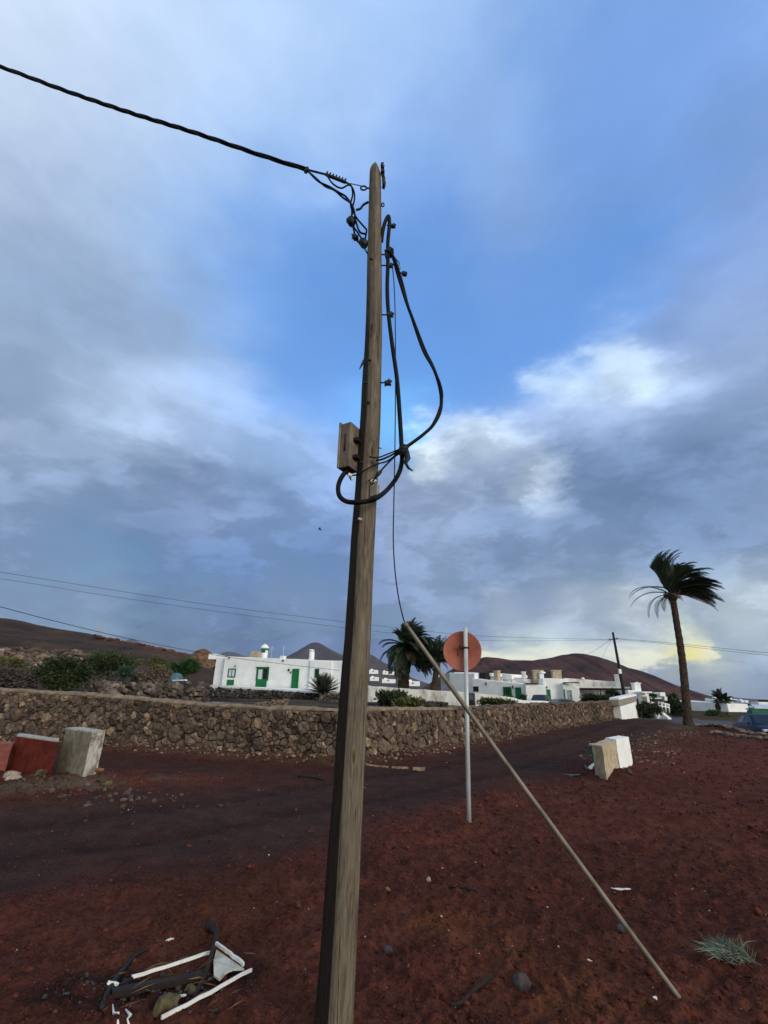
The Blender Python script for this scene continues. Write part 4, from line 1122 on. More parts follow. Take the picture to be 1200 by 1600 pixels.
mb = MB(); mb.box(cab+Vector((0, 0, .19)), (.19, .30, .05), RC); mb.build('cabinet_cap', MAT['galv'], t, bevel=.015)

# ------------------------------------------------------------------ houses
class House:
    "white village house: elements are placed on the front plane through two ground points"
    def __init__(s, pA, YA, pB, YB, label, depth=7, name='house', wall=None, group='white village houses'):
        a, b = at(*pA, YA), at(*pB, YB)
        s.pl = Plane((a.x, a.y), (b.x, b.y)); s.zb = min(a.z, b.z)
        s.t = thing(name, (a.x, a.y, s.zb), label, 'house' if name == 'house' else name.replace('_', ' '), group)
        s.wall = wall or MAT['white']; s.w0 = None
    def block(s, x0, x1, ytop, ybot=None, depth=7, proud=0.0, name='wall', mat=None, h=None, wob=.02):
        "a wall volume between two pixel columns, its top at pixel row ytop (one or two values)"
        yt = ytop if isinstance(ytop, (tuple, list)) else (ytop, ytop)
        u0, z0 = s.pl.hit(x0, yt[0]); u1, z1 = s.pl.hit(x1, yt[1])
        zb = s.zb-.6 if ybot is None else s.pl.hit((x0+x1)/2, ybot)[1]
        n = max(2, int((u1-u0)/.8)); vs = []
        for i in range(n+1):
            u = u0+(u1-u0)*i/n; z = z0+(z1-z0)*i/n+rnd.uniform(-wob, wob)
            vs += [s.pl.P(u, zb, proud+rnd.uniform(-wob, wob)*.4), s.pl.P(u, z-.06, proud+rnd.uniform(-wob, wob)*.4), s.pl.P(u, z, proud-.06), s.pl.P(u, z, -depth), s.pl.P(u, zb, -depth)]
        fs = []
        for i in range(n):
            for k in range(5): fs.append((i*5+k, i*5+(k+1) % 5, (i+1)*5+(k+1) % 5, (i+1)*5+k))
        fs += [(4, 3, 2, 1, 0), tuple(n*5+k for k in range(5))]
        mb = MB(); mb.add(vs, [f[::-1] for f in fs], False)
        return mb.build(name, mat or s.wall, s.t)
    def rect(s, name, x0, y0, x1, y1, mat, proud=.03, thick=.08, parent=None, cols=0, rows=0, barm=None, bevel=0):
        ua, za = s.pl.hit(x0, y0); ub, zb = s.pl.hit(x1, y1); 
        uc, zc = (ua+ub)/2, (za+zb)/2; w, h = abs(ub-ua), abs(za-zb)
        mb = MB(); mb.box((0, 0, 0), (w, h, thick)); 
        M = s.pl.M(uc, zc, proud)
        mb.v = [tuple(M @ Vector(p)) for p in mb.v]
        return mb.build(name, mat, parent or s.t, bevel=bevel), (uc, zc, w, h)
    def opening(s, name, x0, y0, x1, y1, kind='window', frame=None, pane=None, fw=.12, proud=.02, cols=1, rows=1, label=None):
        frame = frame or MAT['green']; pane = pane or MAT['glass']
        ua, za = s.pl.hit(x0, y0); ub, zb = s.pl.hit(x1, y1)
        uc, zc = (ua+ub)/2, (za+zb)/2; w, h = abs(ub-ua), abs(za-zb)
        M = s.pl.M(uc, zc, proud)
        mb = MB()
        def bx(cx, cy, sx, sy, d=.10, z=0.0):
            o = len(mb.v); mb.box((cx, cy, z), (sx, sy, d)); mb.v[o:] = [tuple(M @ Vector(p)) for p in mb.v[o:]]
        if kind == 'door':
            bx(0, 0, w-.16, h-.1, .06)
            d = mb.build('door', frame, s.t)
            mb = MB(); 
            bx(-w/2+.04, 0, .08, h, .11); bx(w/2-.04, 0, .08, h, .11); bx(0, h/2-.04, w-.16, .08, .11)
            mb.build('frame', frame, d)
            mb = MB(); bx(w/2-.16, -.05, .04, .12, .05, .06); mb.build('handle', MAT['blackmetal'], d)
            return d
        bx(-w/2+fw/2, 0, fw, h); bx(w/2-fw/2, 0, fw, h); bx(0, h/2-fw/2, w-2*fw, fw); bx(0, -h/2+fw/2, w-2*fw, fw)
        for i in range(1, cols): bx(-w/2+w*i/cols, 0, .06, h-2*fw, .08)
        for i in range(1, rows): bx(0, -h/2+h*i/rows, w-2*fw, .06, .07)
        f = mb.build('window', frame, s.t)
        mb = MB(); bx(0, 0, w-fw*1.6, h-fw*1.6, .03, -.01); mb.build('pane', pane, f)
        return f
    def pos(s, px, py, w=0.0):
        u, z = s.pl.hit(px, py); return s.pl.P(u, z, w)
    def lathe(s, name, px, yb, yt, prof, mat, back=2.0, parent=None, n=14):
        "prof: (radius m, height fraction)"
        u, z0 = s.pl.hit(px, yb); _, z1 = s.pl.hit(px, yt)
        p = s.pl.P(u, z0, -back); k = (Vector((p.x, p.y, 0)).length)/max(.1, Vector((s.pl.P(u, 0).x, s.pl.P(u, 0).y, 0)).length)
        z0 = CAMH+(z0-CAMH)*k; z1 = CAMH+(z1-CAMH)*k; a = s.pl.P(u, 0)
        p = Vector((a.x*k, a.y*k, 0))
        mb = MB(); mb.lathe([(r, z0+(z1-z0)*f) for r, f in prof], n, Matrix.Translation((p.x, p.y, 0)))
        return mb.build(name, mat, parent or s.t)
    def chim(s, px, yb, yt, w, mat, back=2.0, cap=True, parent=None):
        u, z0 = s.pl.hit(px, yb); _, z1 = s.pl.hit(px, yt); a = s.pl.P(u, 0); k = 1+back/a.length
        z0 = CAMH+(z0-CAMH)*k; z1 = CAMH+(z1-CAMH)*k; p = Vector((a.x*k, a.y*k, 0)); R3 = Matrix.Rotation(math.atan2(s.pl.t.y, s.pl.t.x), 3, 'Z')
        mb = MB(); mb.box((p.x, p.y, (z0+z1)/2-.2), (w, w, z1-z0+.4), R3, jit=.02)
        c = mb.build('chimney', mat, parent or s.t, bevel=.02)
        if cap:
            mb = MB(); mb.box((p.x, p.y, z1+.05), (w*1.2, w*1.2, .09), R3); mb.build('chimney_cap', mat, c)
        return c

# -- the house with green doors, left of the pole
h = House((331, 1069), 56, (556, 1083.5), 50, 'flat-roofed white house with green doors and a domed green chimney, left of the pole')
main = h.block(352, 545, (1025.5, 1033), depth=4.5)
h.block(334, 351.6, (1026, 1025.6), depth=8, proud=-.5, name='side_wall')
h.block(487, 520, (1031, 1033), depth=2, proud=.25, name='buttress')
w = h.opening('window', 357.5, 1044.5, 367.5, 1058.5, cols=2, pane=MAT['curtain'], frame=MAT['green_dull'], fw=.1)
h.rect('lower_panel', 355.5, 1062, 365, 1070.5, MAT['green'], proud=.03)
w = h.opening('window', 402, 1043, 419, 1063.5, cols=2, pane=MAT['dark'], fw=.14)
h.rect('curtain', 404.5, 1046, 410, 1061.5, MAT['curtain'], proud=.045, thick=.02, parent=w)
h.rect('lintel', 401, 1042, 421, 1044, MAT['green'], proud=.07, parent=w)
h.rect('lower_panel', 400.5, 1063.5, 416, 1074, MAT['green'], proud=.04)
h.opening('door', 457.5, 1045, 465.5, 1077.5, kind='door')
h.opening('window', 494.5, 1045, 500, 1059, frame=MAT['green_dull'], pane=MAT['glass'], fw=.1, proud=.29)
for (x, y, s_) in ((368.5, 1040.5, .18), (452, 1047, .3), (455, 1050.5, .22), (443, 1032.5, .25), (359, 1028, .2)):
    mb = MB(); p = h.pos(x, y, .1); mb.rock(p, (s_, .2, s_*.9), 3, 1); mb.box(p+Vector((0, .08, -.05)), (.06, .25, .06)); mb.build('wall_lamp', MAT['blackmetal'], h.t)
# domed chimney, green bands
ch = h.lathe('chimney', 413, 1027, 1013, [(.34, -.3), (.34, 1.0)], MAT['white'], 3)
h.lathe('green_band', 413.3, 1020, 1013, [(.37, .0), (.37, .55), (.45, .6), (.45, 1.0)], MAT['green'], 3, ch, 10)
h.lathe('dome', 413.6, 1013, 1006.5, [(.47, -.05), (.46, .25), (.36, .62), (.2, .86), (.05, .95), (.04, 1.15)], MAT['white'], 3, ch)
c2 = h.lathe('chimney', 486.6, 1031, 1018.5, [(.30, -.3), (.28, 1.0)], MAT['white'], .8)
h.lathe('chimney_cap', 486.8, 1018.5, 1014.5, [(.22, 0), (.22, .45), (.34, .5), (.3, .75), (.1, 1.0)], MAT['white'], .8, c2)
h.chim(400, 1026, 1018.5, .95, MAT['beige_pale_lit'], 5, cap=False)
h.chim(442, 1028, 1025, .5, MAT['white'], .5, cap=False)
for x, yb, yt in ((425, 1027, 1009.5), (443.5, 1027.5, 1008.5)):
    mb = MB(); p0, p1 = at(x-.6, yb, 57), at(x, yt, 57); mb.tube([p0-Vector((0, 0, .5)), p1], .03, 6)
    for k in range(4):
        c = p0.lerp(p1, .72+.08*k); mb.tube([c-Vector((.32-.05*k, .1, 0)), c+Vector((.32-.05*k, .1, 0))], .015, 5)
    mb.tube([p0.lerp(p1, .7), p0.lerp(p1, .98)+Vector((0, .1, 0))], .016, 5)
    mb.build('antenna', MAT['galv'], h.t)
# terrace slab with its white edge
sl = MB(); pA, pB, pC = at(325, 1070, 55), at(497, 1080.5, 47.2), at(511, 1078.5, 49)
zt_ = (pA.z+pB.z)/2
poly = [pA, pB, pC, h.pl.P(h.pl.L+1, 0, .3), h.pl.P(-1.2, 0, .3)]
zs_ = [pA.z, pB.z, pC.z, pC.z, pA.z]
sl.add([Vector((p.x, p.y, z)) for p, z in zip(poly, zs_)]+[Vector((p.x, p.y, z-.16)) for p, z in zip(poly, zs_)], [(0, 1, 2, 3, 4), (9, 8, 7, 6, 5)]+[(k, 5+k, 5+(k+1) % 5, (k+1) % 5) for k in range(5)], False)
sl.build('terrace', MAT['white'], h.t)
# little white roofs behind it, left edge
h2 = House((327, 1032), 85, (337, 1033), 85, 'tiny flat white roof showing behind the rocky outcrop, left of the green-doored house')
h2.block(326.5, 338, 1021.5, 1030, depth=5)

# -- right-hand row
h = House((688, 1082), 62, (740, 1084), 58, 'plain white house with a grey end wall behind the round sign')
h.block(702, 741, (1051, 1052), depth=8); h.block(688, 701.6, (1053, 1052), depth=8, proud=-.05, name='end_wall', mat=MAT['grey_wall'])
h.block(697, 752, (1049.5, 1050.5), 1056, depth=9, proud=-1.5, name='parapet')
h.block(736, 753, 1050, 1056, depth=3, proud=-3, name='roof_room'); h.chim(757.5, 1060, 1051, .9, MAT['dark'], 1.5, cap=False)
h.block(763, 778, (1051, 1053), 1060, depth=3, proud=-2.5, name='roof_room'); h.chim(777, 1060, 1049, .55, MAT['beige_pale_lit'], 2)
h = House((738, 1084), 58, (819, 1093), 54, 'long white house with a green lattice window and green door, right of the sign post')
h.block(738, 819, (1059.5, 1068.5), depth=8)
h.rect('vent_opening', 739.5, 1072.5, 748, 1080.5, MAT['dark'], proud=.02)
h.opening('window', 786, 1073, 800, 1087, cols=4, rows=3, fw=.14)
h.opening('door', 805, 1074, 815.5, 1092, kind='door')
for x, y in ((760, 1068.5), (802, 1073.5)):
    mb = MB(); p = h.pos(x, y, .12); mb.rock(p, (.2, .2, .42), 3, 1); mb.box(p+Vector((0, .1, .1)), (.06, .25, .06)); mb.build('wall_lamp', MAT['blackmetal'], h.t)
h.chim(793, 1064, 1057, .8, MAT['white_dirty'], 3, cap=False)
h.block(790, 812, (1058, 1060), 1068, depth=4, proud=-2.5, name='roof_room', mat=MAT['white_dirty'])
h.lathe('chimney', 819, 1063, 1049.5, [(.26, -.2), (.25, .9), (.3, .92), (.3, 1)], MAT['white'], 3)
h = House((819, 1092), 53.5, (886, 1095), 53, 'white house with a projecting blank room and a green door, behind the parked dark cars')
h.block(848, 887, (1059.5, 1061), depth=8); h.block(819, 850, (1068, 1071.5), depth=5, proud=.8, name='projecting_room')
h.rect('roof_tiles', 818.5, 1067.5, 838, 1069.2, MAT['rust'], proud=.85, thick=.3)
h.opening('door', 851, 1077, 861, 1093, kind='door', frame=MAT['green'])
for x, y in ((854, 1074),):
    mb = MB(); p = h.pos(x, y, .12); mb.rock(p, (.2, .2, .25), 3, 1); mb.build('wall_lamp', MAT['blackmetal'], h.t)
c1 = h.chim(841, 1062, 1048.5, 1.0, MAT['beige_pale_lit'], 3)
c1 = h.chim(846.5, 1062, 1051.5, .45, MAT['white'], 2.4, cap=False); h.lathe('chimney_cap', 846.8, 1052, 1048.5, [(.4, 0), (.4, .4), (.2, .8), (.05, 1)], MAT['white'], 2.4, c1)
h.chim(870, 1061, 1048.5, .9, MAT['beige_pale_lit'], 3)
h = House((879, 1095), 52.5, (905, 1096), 52, 'small white gabled house with grey double doors beside the veranda')
uA = h.block(879, 886, (1067, 1068), depth=6); h.block(886, 905, (1067.5, 1075), depth=6)
h.opening('door', 880.5, 1077, 884, 1093, kind='door', frame=MAT['green_dull'])
h.opening('door', 886.5, 1078, 895, 1095, kind='door', frame=MAT['grey_wall'])
h.rect('roof_tiles', 879, 1065.8, 905, 1067.6, MAT['rust'], proud=.1, thick=.4)
h = House((903, 1094), 56, (988, 1098), 54, 'long low white house with a shaded veranda under a thick white roof slab')
h.block(880, 971, (1059, 1065), 1073, depth=6, proud=-1.0, name='upper_wall', mat=MAT['white_dirty'])
h.rect('roof_slab', 897, 1073, 982, 1076, MAT['white_dirty'], proud=1.2, thick=2.4)
h.block(903, 981, 1076.5, depth=3, proud=-2.6, name='wall', mat=MAT['white_dirty'])
h.rect('painted_shade_gap', 904, 1076.4, 978, 1078.8, MAT['dark'], proud=.9, thick=.3)  # dark strip painting the shaded gap under the roof slab
for x in (904, 939, 977):
    h.rect('post', x-.7, 1077, x+.7, 1095, MAT['darkwood'], proud=1.0, thick=.16)
h.rect('door', 975, 1079, 983, 1094, MAT['white'], proud=.2, thick=.2)
h.rect('parapet', 937, 1089, 972, 1092, MAT['white_dirty'], proud=2.2, thick=.25)
h.chim(965, 1068, 1055, .45, MAT['galv'], .5, cap=True)
h.lathe('roof_lamp', 911, 1062, 1058.5, [(.14, 0), (.2, .6), (.05, 1)], MAT['white'], 1)
h = House((983, 1098), 50, (1012, 1100), 50, 'narrow white house with a tall pointed chimney, right of the leaning dark pole')
h.block(981, 996, (1078, 1079), depth=5); h.block(996.5, 1010, (1083, 1084), depth=5, proud=.4, name='projecting_room')
h.rect('roof_slab', 993, 1080.5, 1008, 1082.8, MAT['white'], proud=.7, thick=1.2)
h.opening('window', 998.5, 1088, 1008, 1096.5, cols=2, rows=2, frame=MAT['plastic_grey'], proud=.42)
c1 = h.chim(995.5, 1082, 1068.5, .62, MAT['white'], 1.0); h.lathe('chimney_cap', 995.3, 1068.5, 1065.5, [(.3, 0), (.2, .5), (.05, 1)], MAT['white'], 1.0, c1)
h = House((1013, 1098), 70, (1038, 1098), 70, 'low white house with flat roofs below the slope of the red volcano')
h.block(1008, 1038, (1081, 1086), 1092, depth=6); h.block(1028, 1036, 1082, 1088, depth=3, proud=.5, name='roof_room'); h.block(1036, 1062, (1088, 1095), depth=5, proud=.3, name='projecting_room')
h.opening('window', 1018, 1087.5, 1024, 1090.5, frame=MAT['plastic_grey'], proud=.05)
# pale garden wall in front of the row
def garden_wall(px, Y, hgt, label, mat, thick=.25):
    pts = [at(x, y, Yk) for (x, y), Yk in zip(px, Y)]
    mb = MB()
    for a, b in zip(pts[:-1], pts[1:]):
        n = max(2, int((b-a).length/.6)); vs = []
        d = Vector((b.x-a.x, b.y-a.y, 0)).normalized(); nn = Vector((d.y, -d.x, 0))*thick/2
        for i in range(n+1):
            p = a.lerp(b, i/n)+Vector((0, 0, rnd.uniform(-.04, .04)))
            for o, z in ((nn, -hgt), (nn, -.04), (nn*.6, 0), (-nn*.6, 0), (-nn, -.04), (-nn, -hgt)): vs.append(p+o+Vector((0, 0, z)))
        fs = [(i*6+k, i*6+(k+1) % 6, (i+1)*6+(k+1) % 6, (i+1)*6+k) for i in range(n) for k in range(6)]
        fs += [tuple(range(5, -1, -1)), tuple(n*6+k for k in range(6))]
        mb.add(vs, fs, False)
    return tag(mb.build('garden_wall', mat, loc=tuple(pts[0]-Vector((0, 0, hgt)))), label, 'garden wall', 'rendered garden walls')
garden_wall([(545, 1069), (577, 1071.5), (640, 1076.5), (728, 1081.5)], (46, 45, 44, 43), 1.7, 'stained pale garden wall from the wooden pole to the iron gate', MAT['white_dirty'])
garden_wall([(741, 1083), (790, 1088), (806, 1091.5)], (43, 44.5, 46), 1.5, 'short pale garden wall right of the iron gate, below the lattice window', MAT['white_dirty'])
garden_wall([(795, 1092), (858, 1096.5)], (45, 46), .7, 'low white kerb wall in front of the parked dark cars', MAT['white'])
a, b = at(732, 1082, 43), at(740.5, 1083, 43)
mb = MB()
for k in range(8):
    p = a.lerp(b, k/7); mb.tube([p-Vector((0, 0, 1.35)), p], .025, 6)
for z in (-.1, -.7, -1.3): mb.tube([a+Vector((0, 0, z)), b+Vector((0, 0, z))], .025, 6)
mb.box(a.lerp(b, .5)-Vector((0, 0, 1.0)), ((b-a).length, .03, .55))
tag(mb.build('iron_gate', MAT['blackmetal'], loc=tuple(a-Vector((0, 0, 1.4)))), 'dark iron gate between the two pale garden walls', 'gate')
# white end pier of the stone wall
ep = thing('wall_pier', tuple(PR.P(PR.L, 0, 0)), 'white end pier with a grey sloping cap closing the long stone wall', 'wall pier')
A_, B_ = gnd(975, 1124), gnd(998.5, 1121)
pl = Plane((A_.x, A_.y), (B_.x, B_.y))
def slab(mb, pl, x0, x1, yt0, yt1, zb, th, proud=0):
    (u0, z0), (u1, z1) = pl.hit(x0, yt0), pl.hit(x1, yt1)
    v = [pl.P(u0, zb, proud), pl.P(u1, zb, proud), pl.P(u1, z1, proud), pl.P(u0, z0, proud)]
    w_ = [p-pl.n*th for p in v]
    mb.add(v+w_, [(0, 1, 2, 3), (7, 6, 5, 4), (0, 4, 5, 1), (1, 5, 6, 2), (2, 6, 7, 3), (3, 7, 4, 0)], False)
mb = MB(); slab(mb, pl, 969, 995, 1104, 1096, -.25, .6); mb.build('pier_body', MAT['white'], ep, bevel=.02)
mb = MB()
(u0, z0), (u1, z1) = pl.hit(966.5, 1103), pl.hit(994, 1095.5)
for zz0, zz1, m_, pr in ((0, .45, MAT['plastic_grey'], .05), (.453, .62, MAT['white'], .12)):
    mb = MB(); v = [pl.P(u0, z0+zz0, pr), pl.P(u1, z1+zz0, pr), pl.P(u1, z1+zz1, pr), pl.P(u0, z0+zz1, pr)]; w_ = [p-pl.n*.75 for p in v]
    mb.add(v+w_, [(0, 1, 2, 3), (7, 6, 5, 4), (0, 4, 5, 1), (1, 5, 6, 2), (2, 6, 7, 3), (3, 7, 4, 0)], False)
    mb.build('pier_cap', m_, ep, bevel=.015)
mb = MB(); p = pl.P(pl.hit(996, 1106)[0], pl.hit(996, 1106)[1], .1); mb.box(p, (.12, .12, 1.6)); mb.build('dark_post', MAT['darkwood'], ep)

# -- right-hand distance
h = House((1072, 1107), 88, (1141, 1115), 80, 'long low white boundary building on the verge, left of the two small palms', name='house')
h.block(1052, 1136, (1094, 1099.5), depth=4); h.block(1086, 1094, 1090.5, 1095, depth=3, proud=-2, name='roof_room'); h.block(1097, 1109, 1091, 1096, depth=3, proud=-2, name='roof_room')
h = House((1134, 1112), 95, (1163, 1116), 90, 'bluish white sheet-roofed shed with arched openings, right of the two small palms')
h.block(1134, 1162, (1100, 1103), depth=8, mat=MAT['bluewhite'])
for k in range(5): h.opening('window', 1137+k*4.6, 1106+k*.4, 1139.6+k*4.6, 1112+k*.4, frame=MAT['plastic_grey'], pane=MAT['dark'], proud=.05, fw=.12)
h = House((1162, 1116), 110, (1186, 1118), 105, 'white cubic house beyond the road, left of the green container')
h.block(1162, 1176, (1099.5, 1100), depth=6); h.block(1177, 1189, (1096.5, 1097), depth=6, proud=.5, name='projecting_room')
h.opening('window', 1166, 1104, 1170, 1109, frame=MAT['plastic_grey'], proud=.05); h.opening('window', 1181, 1101, 1185, 1106, frame=MAT['plastic_grey'], proud=.55)
h = House((1187, 1118), 130, (1225, 1120), 125, 'dark roofed house at the right edge behind the green container')
h.block(1190, 1230, (1096, 1097), depth=8, mat=MAT['beige_pale_lit']); h.rect('roof', 1189, 1093.5, 1231, 1097.5, MAT['rust'], proud=.3, thick=2)
# far villages: white cubes, each with a doorway and a roof room
def far_house(x0, x1, y0, y1, Y, label):
    h = House((x0, y1), Y, (x1, y1+.3), Y, label, group='far white houses')
    m = (x0*.6+x1*.4); h.block(x0, x1, (y0, y0+.4), y1+2, depth=7, wob=.05)
    h.block(x0+(x1-x0)*.15, m, y0-(y1-y0)*.35, y0+1, depth=4, proud=-1.5, name='roof_room', wob=.05)
    h.rect('window', m, y0+(y1-y0)*.4, m+(x1-x0)*.12, y0+(y1-y0)*.75, MAT['glass'], proud=.05)
far = [(577, 591, 1046.5, 1051, 300, 'far white house right of the wooden pole, uppermost and leftmost'),
       (598, 607, 1048.5, 1052, 310, 'far white house with a bright gable between the pole and the bushy palm'),
       (608, 616, 1049, 1052.5, 310, 'far white house touching the left fronds of the bushy palm'),
       (578, 592, 1057.5, 1062, 170, 'white cube house low beside the wooden pole above the parked cars'),
       (597, 618, 1061, 1065.5, 160, 'long white far house just above the white parked car'),
       (636, 656, 1064, 1070, 150, 'white far house seen between the trunk and the silver car'),
       (1046, 1054, 1089.5, 1093, 260, 'far white house left of the tall palm trunk'),
       (1118, 1126, 1090.5, 1094, 300, 'far white house on the coast slope left of the two small palms'),
       (1142, 1152, 1092, 1096, 320, 'far white house on the coast slope above the bluish shed'),
       (1158, 1169, 1094, 1098, 280, 'far white house on the coast slope right of the bluish shed')]
for f_ in far: far_house(*f_)
# sloping white ramp walls and a white rail by the road
garden_wall([(1021, 1104.5), (1034, 1112), (1046, 1121)], (50, 50, 49), 1.0, 'bright white ramp wall stepping down to the road by the dark shrubs', MAT['white'], .35)
garden_wall([(1008, 1095), (1022, 1097.5)], (54, 53), .7, 'white coping wall above the dark shrubs, right of the narrow house', MAT['white'], .5)
mb = MB()
for k, (x, y) in enumerate(((1029, 1097), (1034, 1098.5), (1039.5, 1100), (1045, 1101))):
    mb.tube([at(x+1.2, y+13, 52), at(x, y, 52)], .06, 6)
for dy in (0, 5): mb.tube([at(1028, 1096.8+dy, 52), at(1046, 1101.2+dy, 52)], .06, 6)
tag(mb.build('white_railing', MAT['white'], loc=tuple(at(1029, 1112, 52))), 'white post and rail fence above the road, left of the tall palm', 'fence')
for (x, Y, lab) in ((0, 0, ''),): pass

# ------------------------------------------------------------------ far pole, mast, wires
fp = thing('utility_pole', tuple(at(976, 1092, 47)), 'slim dark utility pole leaning behind the white end pier, with crossarm wires', 'utility pole')
mb = MB(); mb.tube([at(977, 1096, 47), at(971, 1062, 47), at(957.5, 988, 47)], [.15, .14, .10], 10); mb.build('shaft', MAT['darkwood'], fp)
mb = MB(); mb.tube([at(951.5, 999.8, 47), at(966, 998, 47)], .045, 6); mb.build('crossarm', MAT['darkwood'], fp)
for x, y in ((953, 998.3), (963.5, 997)):
    mb = MB(); mb.lathe([(.0, -.1), (.05, -.08), (.06, 0), (.03, .08), (0, .1)], 8, Matrix.Translation(at(x, y, 47))); mb.build('insulator', MAT['plastic_grey'], fp)
mb = MB(); mb.box(at(968.6, 1049, 46.8), (.28, .2, .5), bevel=0) if False else mb.box(at(968.6, 1049, 46.85), (.24, .2, .42)); mb.build('white_box', MAT['white'], fp, bevel=.03)
def wire(pix, r, label, n=10):
    pts = spline([at(x, y, Y) for x, y, Y in pix], n); cable_thing('overhead_wire', pts, r, MAT['cable'], label, 'wire', 5)
wire([(-420, 830, 26), (0, 894, 30), (140, 916, 32), (300, 941, 34), (460, 962, 37), (620, 981, 40), (760, 994, 43), (955, 999.5, 47)], .011, 'upper far wire behind the wooden pole, from the left edge to the slim pole')
wire([(-420, 842, 25.5), (0, 904, 30), (140, 926.5, 32), (300, 950, 34), (460, 971, 37), (620, 990, 40), (760, 1001, 43), (953, 1000, 47)], .010, 'lower far wire crossing behind the wooden pole, nearly parallel to the upper one')
wire([(-420, 838, 22), (0, 948, 27), (80, 969, 30), (200, 997.5, 36), (330, 1022.5, 44), (430, 1036, 47), (531, 1047.5, 49.5)], .019, 'dark service wire sloping from the left edge down across the white house front')
wire([(964, 997.5, 47), (1030, 1003, 42), (1100, 1010, 38), (1200, 1020, 34), (1400, 1036, 28)], .013, 'wire running right from the slim dark pole past the tall palm trunk, upper one')
wire([(964, 998.5, 47), (1030, 1005, 42.3), (1100, 1013, 38.3), (1200, 1024, 34.3), (1400, 1042, 28)], .011, 'wire running right from the slim dark pole past the tall palm trunk, lower one')
wire([(953, 1000, 47), (935, 1013, 50), (915, 1023, 54), (880, 1035, 62)], .012, 'thin service wire dropping left from the slim dark pole to the roofs')
wire([(954, 1001, 47), (945, 1018, 50), (938, 1035, 53), (930, 1056, 55)], .009, 'thinnest service wire dropping steeply from the slim dark pole')
mm = MB(); a, b = at(153, 993, 238), at(157.5, 968.5, 238)
for k in range(3):
    o = Vector((.45*math.cos(k*2.09), .45*math.sin(k*2.09), 0)); mm.tube([a+o-Vector((0, 0, 2)), b+o*.5], .09, 4)
for k in range(9):
    p = a.lerp(b, k/8); s_ = 1-.5*k/8
    q_ = [p+Vector((.45*s_*math.cos(j*2.09), .45*s_*math.sin(j*2.09), 0)) for j in range(3)]
    for j in range(3): mm.tube([q_[j], q_[(j+1) % 3]+Vector((0, 0, .8 if k < 8 else 0))], .05, 4)
tag(mm.build('radio_mast', MAT['galv'], loc=tuple(a)), 'thin lattice radio mast on the brown hillside at the left', 'mast')

# ------------------------------------------------------------------ plants
def leaf_quad(mb, p, d, up, l, w):
    s_ = d.cross(up)
    if s_.length < 1e-5: s_ = d.orthogonal()
    s_.normalize(); s_ *= w/2
    m = p+d*(l*.5)+up*(l*.06)
    mb.add([p, m+s_, p+d*l, m-s_], [(0, 1, 2, 3)], False)
def bush(name, c, rad, n, leaf, mat, label, cat='shrub', clumps=26, seed=1, group=None, stems=True, tall=1.0):
    "leaf clumps through the volume of an uneven crown, stems below"
    r = random.Random(seed); c = Vector(c)
    base = Vector((c.x, c.y, min(c.z-rad[2], gz(c.x, c.y))))
    t = thing(name, tuple(base), label, cat, group)
    mb = MB(); cl = []
    for _ in range(clumps):
        while True:
            v = Vector((r.uniform(-1, 1), r.uniform(-1, 1), r.uniform(-.9, 1)))
            if .35 < v.length < 1: break
        k = r.uniform(.85, 1.12)
        cl.append((Vector((c.x+v.x*rad[0]*k*.84, c.y+v.y*rad[1]*k*.84, c.z+v.z*rad[2]*k*.8)), r.uniform(.14, .30), r.uniform(.15, .85)))
    for _ in range(n):
        q, s_, tn = r.choice(cl)
        o = Vector((r.gauss(0, 1)*rad[0]*s_*.75, r.gauss(0, 1)*rad[1]*s_*.75, r.gauss(0, 1)*rad[2]*s_*.7))
        p = q+o
        d = (Vector((p.x-c.x, p.y-c.y, (p.z-c.z)*1.2+.25*rad[2]))).normalized()+Vector((r.gauss(0, .6), r.gauss(0, .6), r.gauss(0, .6)+.2*tall))
        d.normalize(); up = Vector((r.gauss(0, 1), r.gauss(0, 1), 1.2)).normalized()
        mb.cur = min(1, max(0, tn+r.gauss(0, .16)))
        leaf_quad(mb, p, d, up, leaf*r.uniform(.6, 1.5), leaf*r.uniform(.3, .55))
    mb.build('foliage', mat, t)
    if stems:
        mb = MB()
        for q, s_, tn in cl[:max(5, clumps//3)]:
            b = base+Vector((r.uniform(-.2, .2)*rad[0], r.uniform(-.2, .2)*rad[1], -.1))
            mb.tube([b, b.lerp(q, .5)+Vector((r.uniform(-.1, .1)*rad[0], 0, .1*rad[2])), q], [.03*rad[2], .02*rad[2], .008*rad[2]], 5)
        mb.build('stem', MAT['twig'], t)
    return t
def bpx(x0, x1, y0, y1, Y, n, leaf, mat, label, seed, **k):
    a, b = at(x0, (y0+y1)/2, Y), at(x1, (y0+y1)/2, Y); t_, o = at((x0+x1)/2, y0, Y), at((x0+x1)/2, y1, Y)
    c = (a+b)/2; rx = abs(b.x-a.x)/2
    c.z = (t_.z+o.z)/2
    return bush('shrub', c, (rx, min(rx, 2.2)*.8, (t_.z-o.z)/2), n, leaf, mat, label, seed=seed, **k)
bpx(56, 140, 1026, 1082, 20.5, 5200, .14, MAT['leaf'], 'large dark green shrub rising behind the brown wall at the left', 31, clumps=46)
bpx(128, 208, 1018, 1062, 23.5, 4600, .14, MAT['leaf'], 'sprawling dark green shrub above the loose grey stone wall', 32, clumps=42)
bpx(266, 312, 1030, 1060, 40, 2600, .2, MAT['leaf_bright'], 'round bright green bush left of the green-doored white house', 33, clumps=26)
bpx(228, 262, 1026, 1046, 42, 900, .16, MAT['leaf_olive'], 'sparse brownish bush beside the bright green bush', 34, clumps=16)
bpx(206, 224, 1031, 1039, 36, 420, .16, MAT['leaf_yellow'], 'yellow succulent on the ledge right of the sprawling shrub', 35, clumps=9, stems=False)
